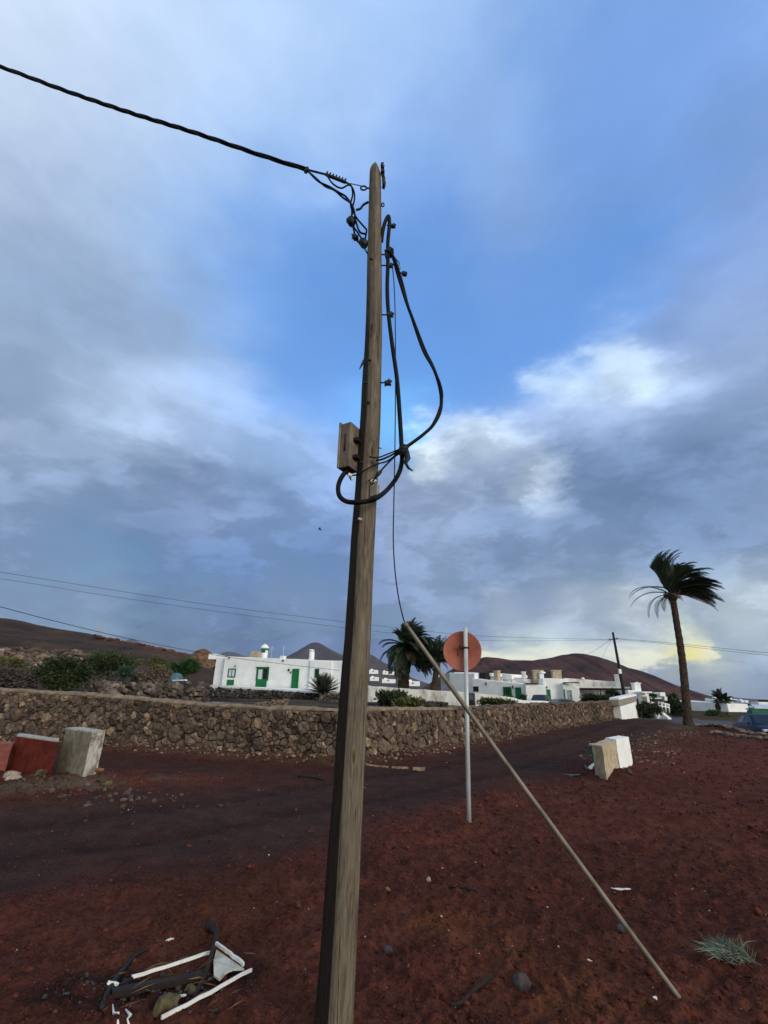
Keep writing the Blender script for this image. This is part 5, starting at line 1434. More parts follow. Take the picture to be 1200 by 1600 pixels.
bpx(232, 258, 1038.5, 1046, 33.2, 420, .14, MAT['leaf_yellow'], 'yellow succulent on top of the short brown wall', 36, clumps=10, stems=False)
bpx(183, 212, 1040, 1072, 22.8, 700, .16, MAT['leaf_blue'], 'bluish green shrub under the sprawling one, beside the grey stone wall', 37, clumps=14)
bpx(588, 640, 1081, 1112, 30, 3000, .24, MAT['leaf'], 'feathery green shrub behind the wall, just right of the wooden pole', 38, clumps=36, tall=2)
bpx(618, 668, 1092, 1114, 27, 2000, .2, MAT['leaf_olive'], 'low olive shrub behind the wall, left of the sign post', 39, clumps=30, tall=2)
bpx(748, 812, 1092, 1110, 33, 2200, .2, MAT['leaf_olive'], 'straggly olive shrub behind the wall, right of the sign post', 40, clumps=34, tall=2)
bpx(806, 822, 1086, 1097, 47, 420, .2, MAT['leaf'], 'small green shrub before the green door of the long white house', 41, clumps=9)
bpx(786, 800, 1087, 1096, 46, 360, .2, MAT['leaf'], 'small green shrub under the green lattice window', 42, clumps=9)
bpx(906, 950, 1086, 1100, 49, 1300, .32, MAT['leaf_bright'] and MAT['leaf'], 'row of grey-green succulents in front of the veranda', 43, clumps=22, tall=3)
bpx(947, 971, 1078, 1093, 52, 1200, .22, MAT['leaf'], 'round clipped bush in front of the veranda, left of the slim pole', 44, clumps=18)
bpx(998, 1034, 1097, 1124, 47, 2400, .24, MAT['leaf'], 'dark green shrubs mass beside the white end pier', 45, clumps=30)
bpx(1040, 1070, 1090, 1122, 53, 2200, .26, MAT['leaf'], 'dark green shrub behind the tall palm trunk', 46, clumps=28)
bpx(1046, 1062, 1086, 1104, 56, 800, .26, MAT['leaf_bright'], 'light green bush above the white rail, left of the tall palm trunk', 47, clumps=14)
bpx(1104, 1128, 1110, 1127, 56, 1500, .24, MAT['leaf_bright'], 'green bush on the grassy verge left of the blue car', 48, clumps=18)
bpx(1122, 1142, 1115, 1128, 54, 900, .24, MAT['leaf_olive'], 'olive tuft on the verge between the green bush and the blue car', 49, clumps=14, tall=2)
bpx(1010, 1026, 1084, 1094, 66, 500, .26, MAT['leaf_bright'], 'bush between the flat white roofs under the red volcano', 50, clumps=10)
bpx(84, 108, 1028, 1044, 36, 420, .14, MAT['leaf_olive'], 'dry scrub among the pale rubble behind the large shrub', 51, clumps=10)
bpx(-20, 40, 1026, 1044, 30, 1300, .14, MAT['leaf_olive'], 'dull olive scrub above the earthy wall at the left edge', 52, clumps=20)

def frond(mb, base, d0, L, wind, grav, leafl, r, n=22, droop=1.0, tone=.5):
    "a bent rib with leaflets to both sides"
    p = Vector(base); d = Vector(d0).normalized(); ds = L/n; pts = [p.copy()]; dirs = [d.copy()]
    for i in range(n):
        k = i/n
        d = (d+(wind*(.5+k)+Vector((0, 0, -1))*grav*(.3+1.2*k))*ds).normalized()
        p = p+d*ds; pts.append(p.copy()); dirs.append(d.copy())
    mb.cur = tone*.7
    mb.tube(pts, [.035*(1-.9*i/n)+.004 for i in range(n+1)], 4)
    for i in range(2, n+1):
        k = i/n
        for sub in (0, .5):
            q = pts[i].lerp(pts[i-1], sub); dd = dirs[i]
            sd_ = dd.cross(Vector((0, 0, 1)))
            if sd_.length < .05: sd_ = dd.cross(Vector((1, 0, 0)))
            sd_.normalize(); up = sd_.cross(dd)
            l = leafl*(math.sin(math.pi*min(1, .16+.84*k))**.6)*r.uniform(.8, 1.15)
            for sg in (-1, 1):
                v = (dd*.75+sd_*sg*.72+up*.30+wind*.28*droop+Vector((0, 0, -.22*droop))).normalized()
                mb.cur = min(1, max(0, tone+r.gauss(0, .16)))
                leaf_quad(mb, q, v, up, l, leafl*.13)
def palm(base, trunk_pix, Y, widths, fronds, L, leafl, label, seed, wind, dead=8, rough=True, crownz=0.0):
    r = random.Random(seed)
    pts = spline([at(x, y, Y) for x, y in trunk_pix], 10)
    t = thing('palm_tree', tuple(pts[0]), label, 'palm tree', 'palm trees')
    mb = MB(); n = 14; N = len(pts); vs = []
    for i, p in enumerate(pts):
        k = i/(N-1); w = np.interp(k, [a for a, b in widths], [b for a, b in widths])
        for j in range(n):
            a = 2*math.pi*j/n
            rr_ = w*(1+.10*(float(vn(j*1.1, k*44, seed))-.5)+.07*math.sin(k*120+(j % 2)*2.2))
            vs.append(p+Vector((math.cos(a)*rr_, math.sin(a)*rr_, 0)))
    mb.add(vs, [(i*n+j, i*n+(j+1) % n, (i+1)*n+(j+1) % n, (i+1)*n+j) for i in range(N-1) for j in range(n)]+[tuple((N-1)*n+j for j in range(n))], False)
    mb.build('trunk', MAT['trunk'], t)
    top = pts[-1]+Vector((0, 0, crownz))
    mb = MB()
    for (d, l, tone) in fronds(r):
        lee = tone < 0
        frond(mb, top+Vector((r.uniform(-.15, .15), r.uniform(-.15, .15), r.uniform(-.1, .25))), d, L*l, wind*(.1 if lee else 1), .55 if lee else (.46 if L > 3.3 else .12), leafl*(.55 if lee else 1), r, tone=abs(tone))
    mb.build('crown', MAT['frond'], t)
    mb = MB()
    for k in range(dead):
        a = r.uniform(0, 6.28); frond(mb, top+Vector((.2*math.cos(a), .2*math.sin(a), -.15)), Vector((math.cos(a), math.sin(a), -.1)), L*r.uniform(.5, .85), wind*.6, .75, leafl*.6, r, n=14, tone=r.uniform(.2, .7))
    for k in range(26):                                        # old leaf stubs under the crown
        a = r.uniform(0, 6.28); q = pts[-1-int(r.uniform(0, 6))]; w = widths[-1][1]
        b = q+Vector((math.cos(a)*w*.9, math.sin(a)*w*.9, 0)); mb.cur = .3
        mb.tube([b, b+Vector((math.cos(a)*.22, math.sin(a)*.22, r.uniform(-.15, .2)))], [.05, .025], 4)
    mb.build('dry_fronds', MAT['deadfrond'], t)
    return t
def tall_fronds(r):
    out = []
    for k in range(92):                                         # the wind presses the crown up and to the right
        el = r.uniform(-.12, 1.65); az_ = r.gauss(0, .5)
        d = Vector((math.cos(el)*math.cos(az_), math.cos(el)*math.sin(az_), math.sin(el)))
        out.append((d, r.uniform(.7, 1.0)*(1-.22*max(0, el-.9)), r.uniform(.05, .5)))
    for k in range(24):                                         # upright ones on the windward side
        out.append((Vector((-.42-r.uniform(0, .35), r.uniform(-.4, .4), 1.0)), r.uniform(.7, .95), r.uniform(.1, .5)))
    for el, l in ((.45, 1.0), (.30, .9), (.2, .95)):
        out.append((Vector((-math.cos(el), r.uniform(-.3, .3), math.sin(el)), ), l*.95, -.4))
    for el, l in ((-.28, .95), (.1, 1.1), (.2, 1.15), (.0, .8)):
        out.append((Vector((math.cos(el), r.uniform(-.2, .2), math.sin(el))), l, .25))
    return out
pb0 = gnd(1076, 1138)
palm(None, [(1076.5, 1141), (1073, 1105), (1069, 1060), (1064, 1015), (1057.5, 975), (1052.5, 943), (1050, 928)], pb0.y,
     [(0, .37), (.04, .29), (.15, .24), (.6, .195), (.86, .19), (.93, .33), (1, .33)], tall_fronds, 3.35, .54,
     'tall lone palm with a bare trunk, its crown blown to the right, beside the road', 5, Vector((.55, .05, .16)), dead=9, crownz=.12)
def droopy(r):
    out = []
    for k in range(150):
        el = r.uniform(-.7, 1.4); az_ = r.uniform(0, 6.28)
        out.append((Vector((math.cos(el)*math.cos(az_)+.08, math.cos(el)*math.sin(az_), math.sin(el))), r.uniform(.7, 1.05)*(.8 if el > .9 else 1), r.uniform(.15, .7)))
    return out
palm(None, [(630, 1080), (631, 1060), (637, 1022), (640, 1014)], 47, [(0, .55), (.5, .5), (1, .5)], droopy, 3.5, .7,
     'large bushy palm with drooping fronds, left of the round sign', 6, Vector((.18, .05, 0)), dead=16)
def mid(r):
    out = []
    for k in range(46):
        el = r.uniform(-.3, 1.45); az_ = r.uniform(0, 6.28)
        out.append((Vector((math.cos(el)*math.cos(az_)+.1, math.cos(el)*math.sin(az_), math.sin(el))), r.uniform(.65, 1.0), r.uniform(.15, .65)))
    return out
palm(None, [(677, 1080), (680, 1060), (683, 1040), (684, 1030)], 44, [(0, .34), (.3, .26), (.8, .25), (1, .32)], mid, 2.5, .5,
     'slimmer palm partly hidden by the round sign and the leaning pipe', 7, Vector((.25, .05, 0)), dead=9)
def small(r):
    out = []
    for k in range(34):
        el = r.uniform(-.4, 1.4); az_ = r.uniform(0, 6.28)
        out.append((Vector((math.cos(el)*math.cos(az_), math.cos(el)*math.sin(az_), math.sin(el))), r.uniform(.7, 1.0), r.uniform(.15, .6)))
    return out
palm(None, [(1125.5, 1110), (1126, 1104), (1126.5, 1094)], 82, [(0, .5), (.4, .8), (1, .75)], small, 2.0, .5, 'stout small palm at the end of the long white building', 8, Vector((.1, 0, 0)), dead=10)
palm(None, [(1132.5, 1110), (1132.5, 1104), (1133, 1096)], 84, [(0, .3), (.4, .3), (1, .35)], small, 1.8, .5, 'thinner small palm next to the stout one, in front of the bluish shed', 9, Vector((.1, 0, 0)), dead=8)
# cycad on the terrace
def cycad():
    c = at(504, 1086, 46.6); r = random.Random(3)
    t = thing('cycad', tuple(c), 'dark spiky cycad in front of the white house, beside the wooden pole', 'cycad')
    mb = MB()
    for k in range(110):
        a = r.uniform(0, 6.28); el = r.uniform(.0, 1.0)**1.2*1.35
        frond(mb, c+Vector((0, 0, .15)), Vector((math.cos(a)*math.cos(el), math.sin(a)*math.cos(el), math.sin(el)+.15)), 2.05*r.uniform(.75, 1.0), Vector((0, 0, 0)), .12, .34, r, n=12, tone=r.uniform(.05, .45))
    mb.build('crown', MAT['frond'], t)
    mb = MB(); mb.lathe([(.22, -.9), (.24, .0), (.15, .2), (0, .24)], 12, Matrix.Translation(c)); mb.build('trunk', MAT['trunk'], t)
cycad()

# ------------------------------------------------------------------ cars
def make_car(label, loc, rot, body, L=4.4, Wd=1.78, Ht=1.45, group='parked cars', boxy=0.0):
    t = thing('parked_car', (0, 0, 0), label, 'car', group)
    def stn(xs, half, zb, zt, n=16, tumble=.0):
        pass
    hl = L/2
    # lower body: x, bottom z, shoulder z, half width
    st = [(-hl, .42, .70, .62), (-hl+.06, .32, .82, .74), (-hl+.30, .24, .92, .83), (-hl+.9, .20, .97, .87), (-.3, .19, .95, .885), (.5, .19, .93, .885), (hl-1.1, .20, .90, .87), (hl-.5, .22, .80, .83), (hl-.15, .27, .70, .74), (hl, .38, .60, .60)]
    ks = Wd/1.77
    def section(x, zb, zt, hw, n=9):
        prof = [(hw*.82, zb), (hw*.97, zb+.10), (hw, zb+.28), (hw*.995, zt-.14), (hw*.93, zt-.03), (hw*.78, zt+.015), (0, zt+.05)]
        return [Vector((x, -a*ks, z)) for a, z in prof]+[Vector((x, a*ks, z)) for a, z in prof[-2::-1]]
    mb = MB(); vs = []; m = 13
    for s_ in st: vs += section(*s_)
    fs = [(i*m+k, i*m+(k+1) % m, (i+1)*m+(k+1) % m, (i+1)*m+k) for i in range(len(st)-1) for k in range(m)]
    fs += [tuple(range(m-1, -1, -1)), tuple((len(st)-1)*m+k for k in range(m))]
    mb.add(vs, fs, True); bod = mb.build('body', body, t)
    # cabin
    cab_ = [(-hl+.55, .94, .74, .93, .74), (-hl+1.15, .93, .80, Ht-.10, .60), (-.35, .93, .82, Ht, .61), (.35, .92, .82, Ht-.03, .60), (1.15, .90, .79, .93, .74)]
    mb = MB(); vs = []
    for x, zb, hb, zt, ht in cab_:
        vs += [Vector((x, -hb*ks, zb-.03)), Vector((x, -ht*ks, zt-.05)), Vector((x, -ht*ks*.8, zt)), Vector((x, 0, zt+.015)), Vector((x, ht*ks*.8, zt)), Vector((x, ht*ks, zt-.05)), Vector((x, hb*ks, zb-.03))]
    m = 7
    mb.add(vs, [(i*m+k, i*m+k+1, (i+1)*m+k+1, (i+1)*m+k) for i in range(len(cab_)-1) for k in range(m-1)], True)
    mb.build('roof', body, t)
    # glass: pieces standing a little proud of the cabin
    def pane(name, pts, off):
        mb = MB(); pts = [Vector(p) for p in pts]; o = Vector(off)
        n = len(pts); mb.add([p+o for p in pts]+[p-o for p in pts], [tuple(range(n)), tuple(range(2*n-1, n-1, -1))]+[(k, n+k, n+(k+1) % n, (k+1) % n) for k in range(n)], False)
        return mb.build(name, MAT['glass'], t)
    for sg in (-1, 1):
        def q(x, k):
            i = max(j for j in range(len(cab_)-1) if cab_[j][0] <= x+1e-6); a, b = cab_[i], cab_[i+1]; f = (x-a[0])/(b[0]-a[0])
            zb = a[1]+(b[1]-a[1])*f; hb = a[2]+(b[2]-a[2])*f; zt = a[3]+(b[3]-a[3])*f; ht = a[4]+(b[4]-a[4])*f
            return Vector((x, sg*ks*(hb+(ht-hb)*k), zb-.03+(zt-.05-zb+.03)*k))
        pane('window', [q(-hl+.95, .12), q(-.42, .10), q(-.42, .90), q(-hl+1.22, .86)], (0, sg*.012, .004))
        pane('window', [q(-.33, .10), q(.92, .10), q(.48, .74), q(.30, .90), q(-.33, .90)], (0, sg*.012, .004))
        mb = MB(); mb.box((.80, sg*ks*.93, .97), (.16, .14, .12)); mb.build('mirror', body, t, bevel=.03)
        for x in (-.95, .15):
            mb = MB(); mb.box((x, sg*ks*.885, .80), (.18, .03, .03)); mb.build('door_handle', MAT['rim'], t, bevel=.01)
        mb = MB(); mb.box((-hl+.13, sg*ks*.66, .76), (.18, .26, .15)); mb.build('tail_light', MAT['lampred'], t, bevel=.03)
        mb = MB(); mb.box((hl-.20, sg*ks*.66, .66), (.26, .26, .13)); mb.build('headlight', MAT['lampclear'], t, bevel=.03)
        for x in (-hl+.85, hl-.85):
            M = Matrix.Translation((x, sg*ks*.80, .31)) @ Matrix.Rotation(math.pi/2, 4, 'X')
            mb = MB(); mb.lathe([(.0, -.10), (.22, -.10), (.30, -.09), (.315, -.04), (.315, .04), (.30, .09), (.22, .10), (0, .10)], 22, M); w = mb.build('wheel', MAT['tyre'], t)
            mb = MB(); mb.lathe([(0, -.108), (.20, -.108), (.21, -.08), (.21, .08), (.20, .108), (0, .108)], 16, M); mb.build('rim', MAT['rim'], w)
    pane('windscreen', [(.45, -.56*ks, Ht-.06), (.45, .56*ks, Ht-.06), (1.10, .70*ks, .96), (1.10, -.70*ks, .96)], (.006, 0, .012))
    pane('rear_window', [(-hl+1.08, -.55*ks, Ht-.15), (-hl+1.08, .55*ks, Ht-.15), (-hl+.62, .66*ks, .98), (-hl+.62, -.66*ks, .98)], (-.006, 0, .012))
    for x in (-hl, hl):
        mb = MB(); mb.box((x*.995, 0, .46), (.03, .5, .11)); mb.build('number_plate', MAT['white'], t)
    t.location = loc; t.rotation_euler = (0, 0, rot)
    return t
pblue = paint('blue_car_paint', (12, 20, 62)); pwhite = paint('white_car_paint', (228, 230, 232)); pslate = paint('slate_car_paint', (58, 74, 88)); pteal = paint('teal_car_paint', (40, 72, 78)); psil = paint('silver_car_paint', (150, 168, 186)); pnavy = paint('dark_car_paint', (34, 46, 66))
cpos = at(1195, 1150, 30.5)
make_car('shiny dark blue saloon car on the road, cut off by the right edge', (cpos.x, cpos.y, gz(cpos.x, cpos.y)+.02), math.radians(-106), pblue, L=4.5)
def car_px(label, x, Y, rot, col, **k):
    p = at(x, 1080, Y); make_car(label, (p.x, p.y, gz(p.x, p.y)), math.radians(rot), col, **k)
car_px('white car behind the pale garden wall, right beside the wooden pole', 597, 92, 175, pwhite)
car_px('dark blue car half hidden behind the wooden pole and the white car', 575, 97, 178, pnavy)
car_px('silver blue car seen end-on behind the garden wall, under the palms', 660, 80, 97, psil)
car_px('dark grey car far behind the trunk of the bushy palm', 640, 100, 178, pnavy)
car_px('slate blue car parked by the green door, left of the lower one', 843, 50.5, 240, pslate, Ht=1.55)
car_px('dark teal car parked at the veranda end, showing only its roof', 874, 50, 200, pteal, Ht=1.35)
car_px('small pale car with red tail lights beyond the verge, left of the white cubic house', 1157, 84, 70, psil)
# green container
t = thing('container', tuple(at(1192, 1128, 60)), 'bright green waste container at the right edge above the blue car', 'container')
c = at(1192, 1119, 60)
mb = MB(); mb.box(c, (2.6, 1.4, 1.3), Matrix.Rotation(-.25, 3, 'Z'), jit=.03); mb.build('bin_body', MAT['bin'], t, bevel=.08)
mb = MB(); mb.box(c+Vector((0, 0, .74)), (2.7, 1.5, .14), Matrix.Rotation(-.25, 3, 'Z')); mb.build('bin_lid', MAT['green_dull'], t, bevel=.05)
# half-buried blue plastic tank among the walls
t = thing('plastic_tank', tuple(at(275, 1062, 31)), 'half-round pale blue plastic cover beside the short brown wall', 'plastic cover')
p = at(275, 1063, 31); mb = MB(); mb.lathe([(.40, -.3), (.40, .0), (.36, .2), (.25, .36), (.10, .43), (0, .44)], 20, Matrix.Translation(p)); mb.build('dome', pm('blue_plastic', (74, 106, 116), (54, 82, 92), rough=.5, bmp=0), t)
mb = MB(); mb.box(at(281, 1063, 30.6), (.8, .3, .08), Matrix.Rotation(-.2, 3, 'Z'), jit=.03); mb.build('white_rim', MAT['frame'], t)

# ------------------------------------------------------------------ things lying about
def on(px, py): p = gnd(px, py); a_ = np.array([p.x]), np.array([p.y]); p.z = gz(p.x, p.y)+float(micro_z(a_[0], a_[1], track_w(*a_), lane_w(*a_))[0]); return p
def rock_thing(px, py, s_, mat, label, seed, name='rock', flat=.6, cat='rock', group=None):
    p = on(px, py); mb = MB(); mb.rock(p+Vector((0, 0, s_[2]*.25)), s_, seed, 2, M=Matrix.Rotation(seed*1.3, 3, 'Z'))
    return tag(mb.build(name, mat, loc=tuple(p)), label, cat, group)
rock_thing(816, 1547, (.115, .10, .09), MAT['greystone'], 'fist-sized dark lava rock left of the pipe foot', 3)
rock_thing(606, 1478, (.085, .07, .05), MAT['greystone'], 'small bluish black rock right of the wooden pole', 4)
rock_thing(972, 1462, (.07, .07, .06), MAT['greystone'], 'dark rock lying against the leaning pipe', 5)
rock_thing(606, 1398, (.07, .05, .04), MAT['ochre'], 'orange brown stone chip right of the wooden pole', 6)
rock_thing(670, 1383, (.05, .05, .04), MAT['pebble'], 'pale pebble on the cinder right of the wooden pole', 7)
rock_thing(985, 1217, (.17, .15, .15), MAT['greystone'], 'dark rock at the foot of the white block', 8)
rock_thing(167, 1238, (.19, .15, .17), MAT['moss'], 'yellowish stone in front of the concrete pillar', 9)
rock_thing(143, 1222, (.34, .2, .12), MAT['ochre'], 'flat ochre rock leaning on the concrete pillar', 10)
rock_thing(60, 1224, (.26, .2, .12), MAT['moss'], 'yellowish flat rock under the red block', 11)
rock_thing(14, 1222, (.34, .3, .16), MAT['pebble'], 'pale broken stone heap at the left edge below the red block', 12)
rock_thing(18, 1229, (.30, .2, .10), MAT['pebble'], 'flat pale slab lying in front of the broken stone heap', 13)
rock_thing(289, 1495, (.10, .08, .05), MAT['greystone'], 'dark grey stone above the broken white frame', 14)
rock_thing(258, 1578, (.17, .12, .09), MAT['moss'], 'mossy yellow stone inside the broken white frame', 15)
rock_thing(300, 1538, (.10, .09, .06), MAT['moss'], 'brownish lump under the upper bar of the broken frame', 16)
# litter
def scrap(px, py, L, w, rot, mat, label, seed, name='litter_scrap', curl=None, th=.003):
    if curl is None: curl = L*.06
    p = on(px, py); r = random.Random(seed); mb = MB(); n = 6; vs = []
    M = Matrix.Rotation(math.radians(rot), 3, 'Z')
    for i in range(n+1):
        k = i/n; ww = w*(math.sin(math.pi*(k*.8+.1)))*r.uniform(.8, 1.1)
        for sg in (-1, 1):
            for zz in (0, th): vs.append(p+M @ Vector((L*(k-.5), sg*ww/2+.25*w*math.sin(k*3), 0))+Vector((0, 0, .02+zz+curl*abs(k-.4)*2+r.uniform(0, .006))))
    fs = []
    for i in range(n):
        a = i*4; b = a+4
        fs += [(a+1, a+3, b+3, b+1), (a, b, b+2, a+2), (a, a+1, b+1, b), (a+2, b+2, b+3, a+3)]
    fs += [(0, 2, 3, 1), (n*4, n*4+1, n*4+3, n*4+2)]
    mb.add(vs, fs, False); return tag(mb.build(name, mat, loc=tuple(p)), label, 'litter')
scrap(970, 1388, .17, .045, -8, MAT['frame'], 'curved white plastic shard lying right of the leaning pipe', 1)
scrap(924, 1208, .30, .16, 20, MAT['frame'], 'crumpled white litter at the foot of the beige block', 2, curl=.12)
scrap(896, 1215, .34, .2, -10, MAT['green_dull'], 'flat dull green scrap on the ground left of the beige block', 3, curl=.02)
scrap(265, 1470, .05, .03, 30, MAT['frame'], 'small white chip above the broken white frame', 4)
scrap(1030, 1594, .03, .02, 60, MAT['frame'], 'tiny white chip at the bottom edge near the pipe foot', 5)
scrap(923, 1516, .03, .015, -40, MAT['frame'], 'tiny white sliver left of the pipe foot', 6)
scrap(286, 1552, .04, .025, 10, MAT['frame'], 'small white flake in the middle of the broken frame', 7)
p0, p1 = on(572, 1197.5), on(664, 1201)
t = thing('plaster_strip', tuple(p0), 'broken pale line of old paint chips on the dark track right of the wooden pole', 'paint line')
for a_, b_ in ((0, .38), (.44, .72), (.8, 1.0)):
    mb = MB(); q0, q1 = p0.lerp(p1, a_), p0.lerp(p1, b_); n = 8
    vs = []; dr = (q1-q0).normalized(); nn = Vector((-dr.y, dr.x, 0))
    for i in range(n+1):
        c = q0.lerp(q1, i/n); c.z = gz(c.x, c.y)+.012
        w = rnd.uniform(.008, .035)
        vs += [c+nn*w+Vector((0, 0, .012)), c-nn*w+Vector((0, 0, .012)), c-nn*(w+.02)-Vector((0, 0, .06)), c+nn*(w+.02)-Vector((0, 0, .06))]
    fs = []
    for i in range(n):
        a = i*4; b = a+4; fs += [(a+k, a+(k+1) % 4, b+(k+1) % 4, b+k) for k in range(4)]
    mb.add(vs, fs+[(3, 2, 1, 0), (n*4, n*4+1, n*4+2, n*4+3)], False); mb.build('paint_chip', MAT['cap'], t)
# sticks and branches
def stick(pix, r_, mat, label, name='stick', cat='stick', lift=.02, n=8):
    pts = []
    for q in pix:
        p = on(q[0], q[1]); p.z += (q[2] if len(q) > 2 else lift); pts.append(p)
    mb = MB(); pts = spline(pts, 5)
    rs = [r_*(1-.5*i/len(pts))*rnd.uniform(.8, 1.2) for i in range(len(pts))]
    mb.tube(pts, rs, n); return tag(mb.build(name, mat, loc=tuple(pts[0])), label, cat)
stick([(768, 1535), (742, 1549), (722, 1562), (705, 1574)], .014, MAT['driftwood'], 'dark half-buried stick left of the fist-sized rock')
stick([(704, 1393), (725, 1395), (748, 1400)], .013, MAT['driftwood'], 'short dark stick on the cinder below the sign post')
stick([(652, 1198), (600, 1198)], .001, MAT['driftwood'], 'thin dark twig') if False else None
stick([(466, 1217), (490, 1219), (507, 1221)], .03, MAT['driftwood'], 'dark branch lying at the wall foot, left of the wooden pole')
# the broken white frame with its debris
fr = thing('window_frame', tuple(on(280, 1540)), 'broken white frame lying in the cinder at bottom left', 'broken frame')
def bar(name, a, b, w, h, mat, parent, za=.03, zb=.03, n=8, jit=.004):
    A_, B_ = on(*a), on(*b); A_.z += za; B_.z += zb
    d = (B_-A_); L_ = d.length; d.normalize(); s_ = d.cross(Vector((0, 0, 1))).normalized(); u_ = s_.cross(d)
    mb = MB(); vs = []
    for i in range(n+1):
        c = A_.lerp(B_, i/n)+Vector((rnd.uniform(-jit, jit), rnd.uniform(-jit, jit), rnd.uniform(-jit, jit)*.5)); ww = w*rnd.uniform(.82, 1.08)
        vs += [c-s_*ww/2, c+s_*ww/2, c+s_*ww/2+u_*h, c-s_*ww/2+u_*h]
    fs = [(i*4+k, i*4+(k+1) % 4, (i+1)*4+(k+1) % 4, (i+1)*4+k) for i in range(n) for k in range(4)]+[(3, 2, 1, 0), (n*4, n*4+1, n*4+2, n*4+3)]
    mb.add(vs, fs, False); return mb.build(name, mat, parent)
bar('frame_bar', (205, 1538), (330, 1498), .011, .016, MAT['frame'], fr, .05, .07)
bar('frame_bar', (164, 1551), (183, 1545.5), .012, .016, MAT['frame'], fr, .03, .04, 3)
bar('frame_bar', (183, 1545.5), (207, 1537.5), .012, .012, MAT['driftwood'], fr, .035, .045, 3)
bar('frame_bar', (337, 1489), (380, 1521), .014, .018, MAT['frame'], fr, .075, .045)
bar('frame_bar', (252, 1598), (392, 1523), .011, .016, MAT['frame'], fr, .015, .035)
# broken board in the corner
mb = MB(); cpx = [(337, 1492), (381, 1519), (364, 1523), (352, 1530), (343, 1533), (334, 1526), (333, 1508)]
top_ = [on(*q)+Vector((0, 0, .058-.0004*(q[1]-1490))) for q in cpx]
n = len(top_); mb.add(top_+[p-Vector((0, 0, .010)) for p in top_], [tuple(range(n)), tuple(range(2*n-1, n-1, -1))]+[(k, n+k, n+(k+1) % n, (k+1) % n) for k in range(n)], False)
mb.build('board', MAT['panel'], fr)
mb = MB()
for k in range(2): 
    a_ = on(178+k*17, 1574); b_ = on(186+k*13, 1600)
    pass
mb = MB(); q = [on(175, 1575), on(178, 1583), on(184, 1589), on(185, 1599)]
mb.tube([p+Vector((0, 0, .012)) for p in q], [.003, .008, .005, .007], 5); tag(mb.build('frame_splinter', MAT['frame'], loc=tuple(q[0])), 'white splintered strip at the bottom edge, left of its twin', 'litter')
mb = MB(); q = [on(196, 1579), on(204, 1586), on(199, 1590), on(203, 1600)]
mb.tube([p+Vector((0, 0, .012)) for p in q], [.004, .009, .004, .006], 5); tag(mb.build('frame_splinter', MAT['frame'], loc=tuple(q[0])), 'white bent splintered strip at the bottom edge, nearer the broken frame', 'litter')
# charred board under the frame, curved black hose, standing dark root
o = bar('charred_board', (172, 1560), (322, 1518), .060, .03, MAT['driftwood'], None, .0, .02, 10); tag(o, 'dark charred board lying under the upper bar of the broken frame', 'board')
stick([(158, 1577, .0), (172, 1550, .015), (190, 1520, .02), (215, 1496, .015), (253, 1479, .0)], .017, MAT['blackmetal'], 'curved black strip arching over the left end of the broken frame', 'rubber_strip', 'rubber strip')
stick([(327, 1458, .04), (337, 1470, .06), (333, 1486, .05), (330, 1504, .07), (320, 1522, .04), (304, 1546, .0)], .022, MAT['driftwood'], 'gnarled dark root lying across the broken white frame', 'root', 'root')
rock_thing(328, 1456, (.085, .08, .09), MAT['driftwood'], 'dark burnt lump at the upper end of the gnarled root', 17, 'burnt_lump', cat='burnt wood')
def straws():
    r = random.Random(15); mb = MB()
    for k in range(26):
        p = on(r.uniform(170, 390), r.uniform(1500, 1590)); a = r.uniform(-1.0, .6); l = r.uniform(.05, .16); z = r.uniform(.0, .05)
        d = Vector((math.cos(a), math.sin(a), r.uniform(-.1, .5))); q = p+d*l; s_ = Vector((-d.y, d.x, 0))*.0010; o_ = Vector((0, 0, z+.012)); mb.cur = r.random()
        mb.add([p+o_-s_, p+o_+s_, q+o_+s_*.5, q+o_-s_*.5, (p+q)/2+o_+Vector((0, 0, .006))], [(0, 1, 4), (1, 2, 4), (2, 3, 4), (3, 0, 4)], False)
    o = mb.build('dry_straw', MAT['deadfrond']); o['kind'] = 'stuff'
straws()
# dry tuft
tp = on(1150, 1518); r = random.Random(8)
mb = MB()
for k in range(480):
    a = r.uniform(0, 6.28); p = tp+Vector((r.gauss(0, .05), r.gauss(0, .035), 0))
    d = Vector((math.cos(a)*.7-.35, math.sin(a)*.7+.25, r.uniform(.25, 1.0))).normalized()
    mb.cur = r.random(); l = r.uniform(.07, .19)
    q = p+d*l*.5; e2 = p+d*l+Vector((0, 0, -.25*l))
    s_ = d.orthogonal().normalized()*.0022
    mb.add([p-s_, p+s_, q+s_, q-s_, e2], [(0, 1, 2, 3), (3, 2, 4)], False)
tag(mb.build('grass_tuft', MAT['leaf_grey'], loc=tuple(tp)), 'pale grey-green dry grass tuft at the lower right', 'grass tuft')
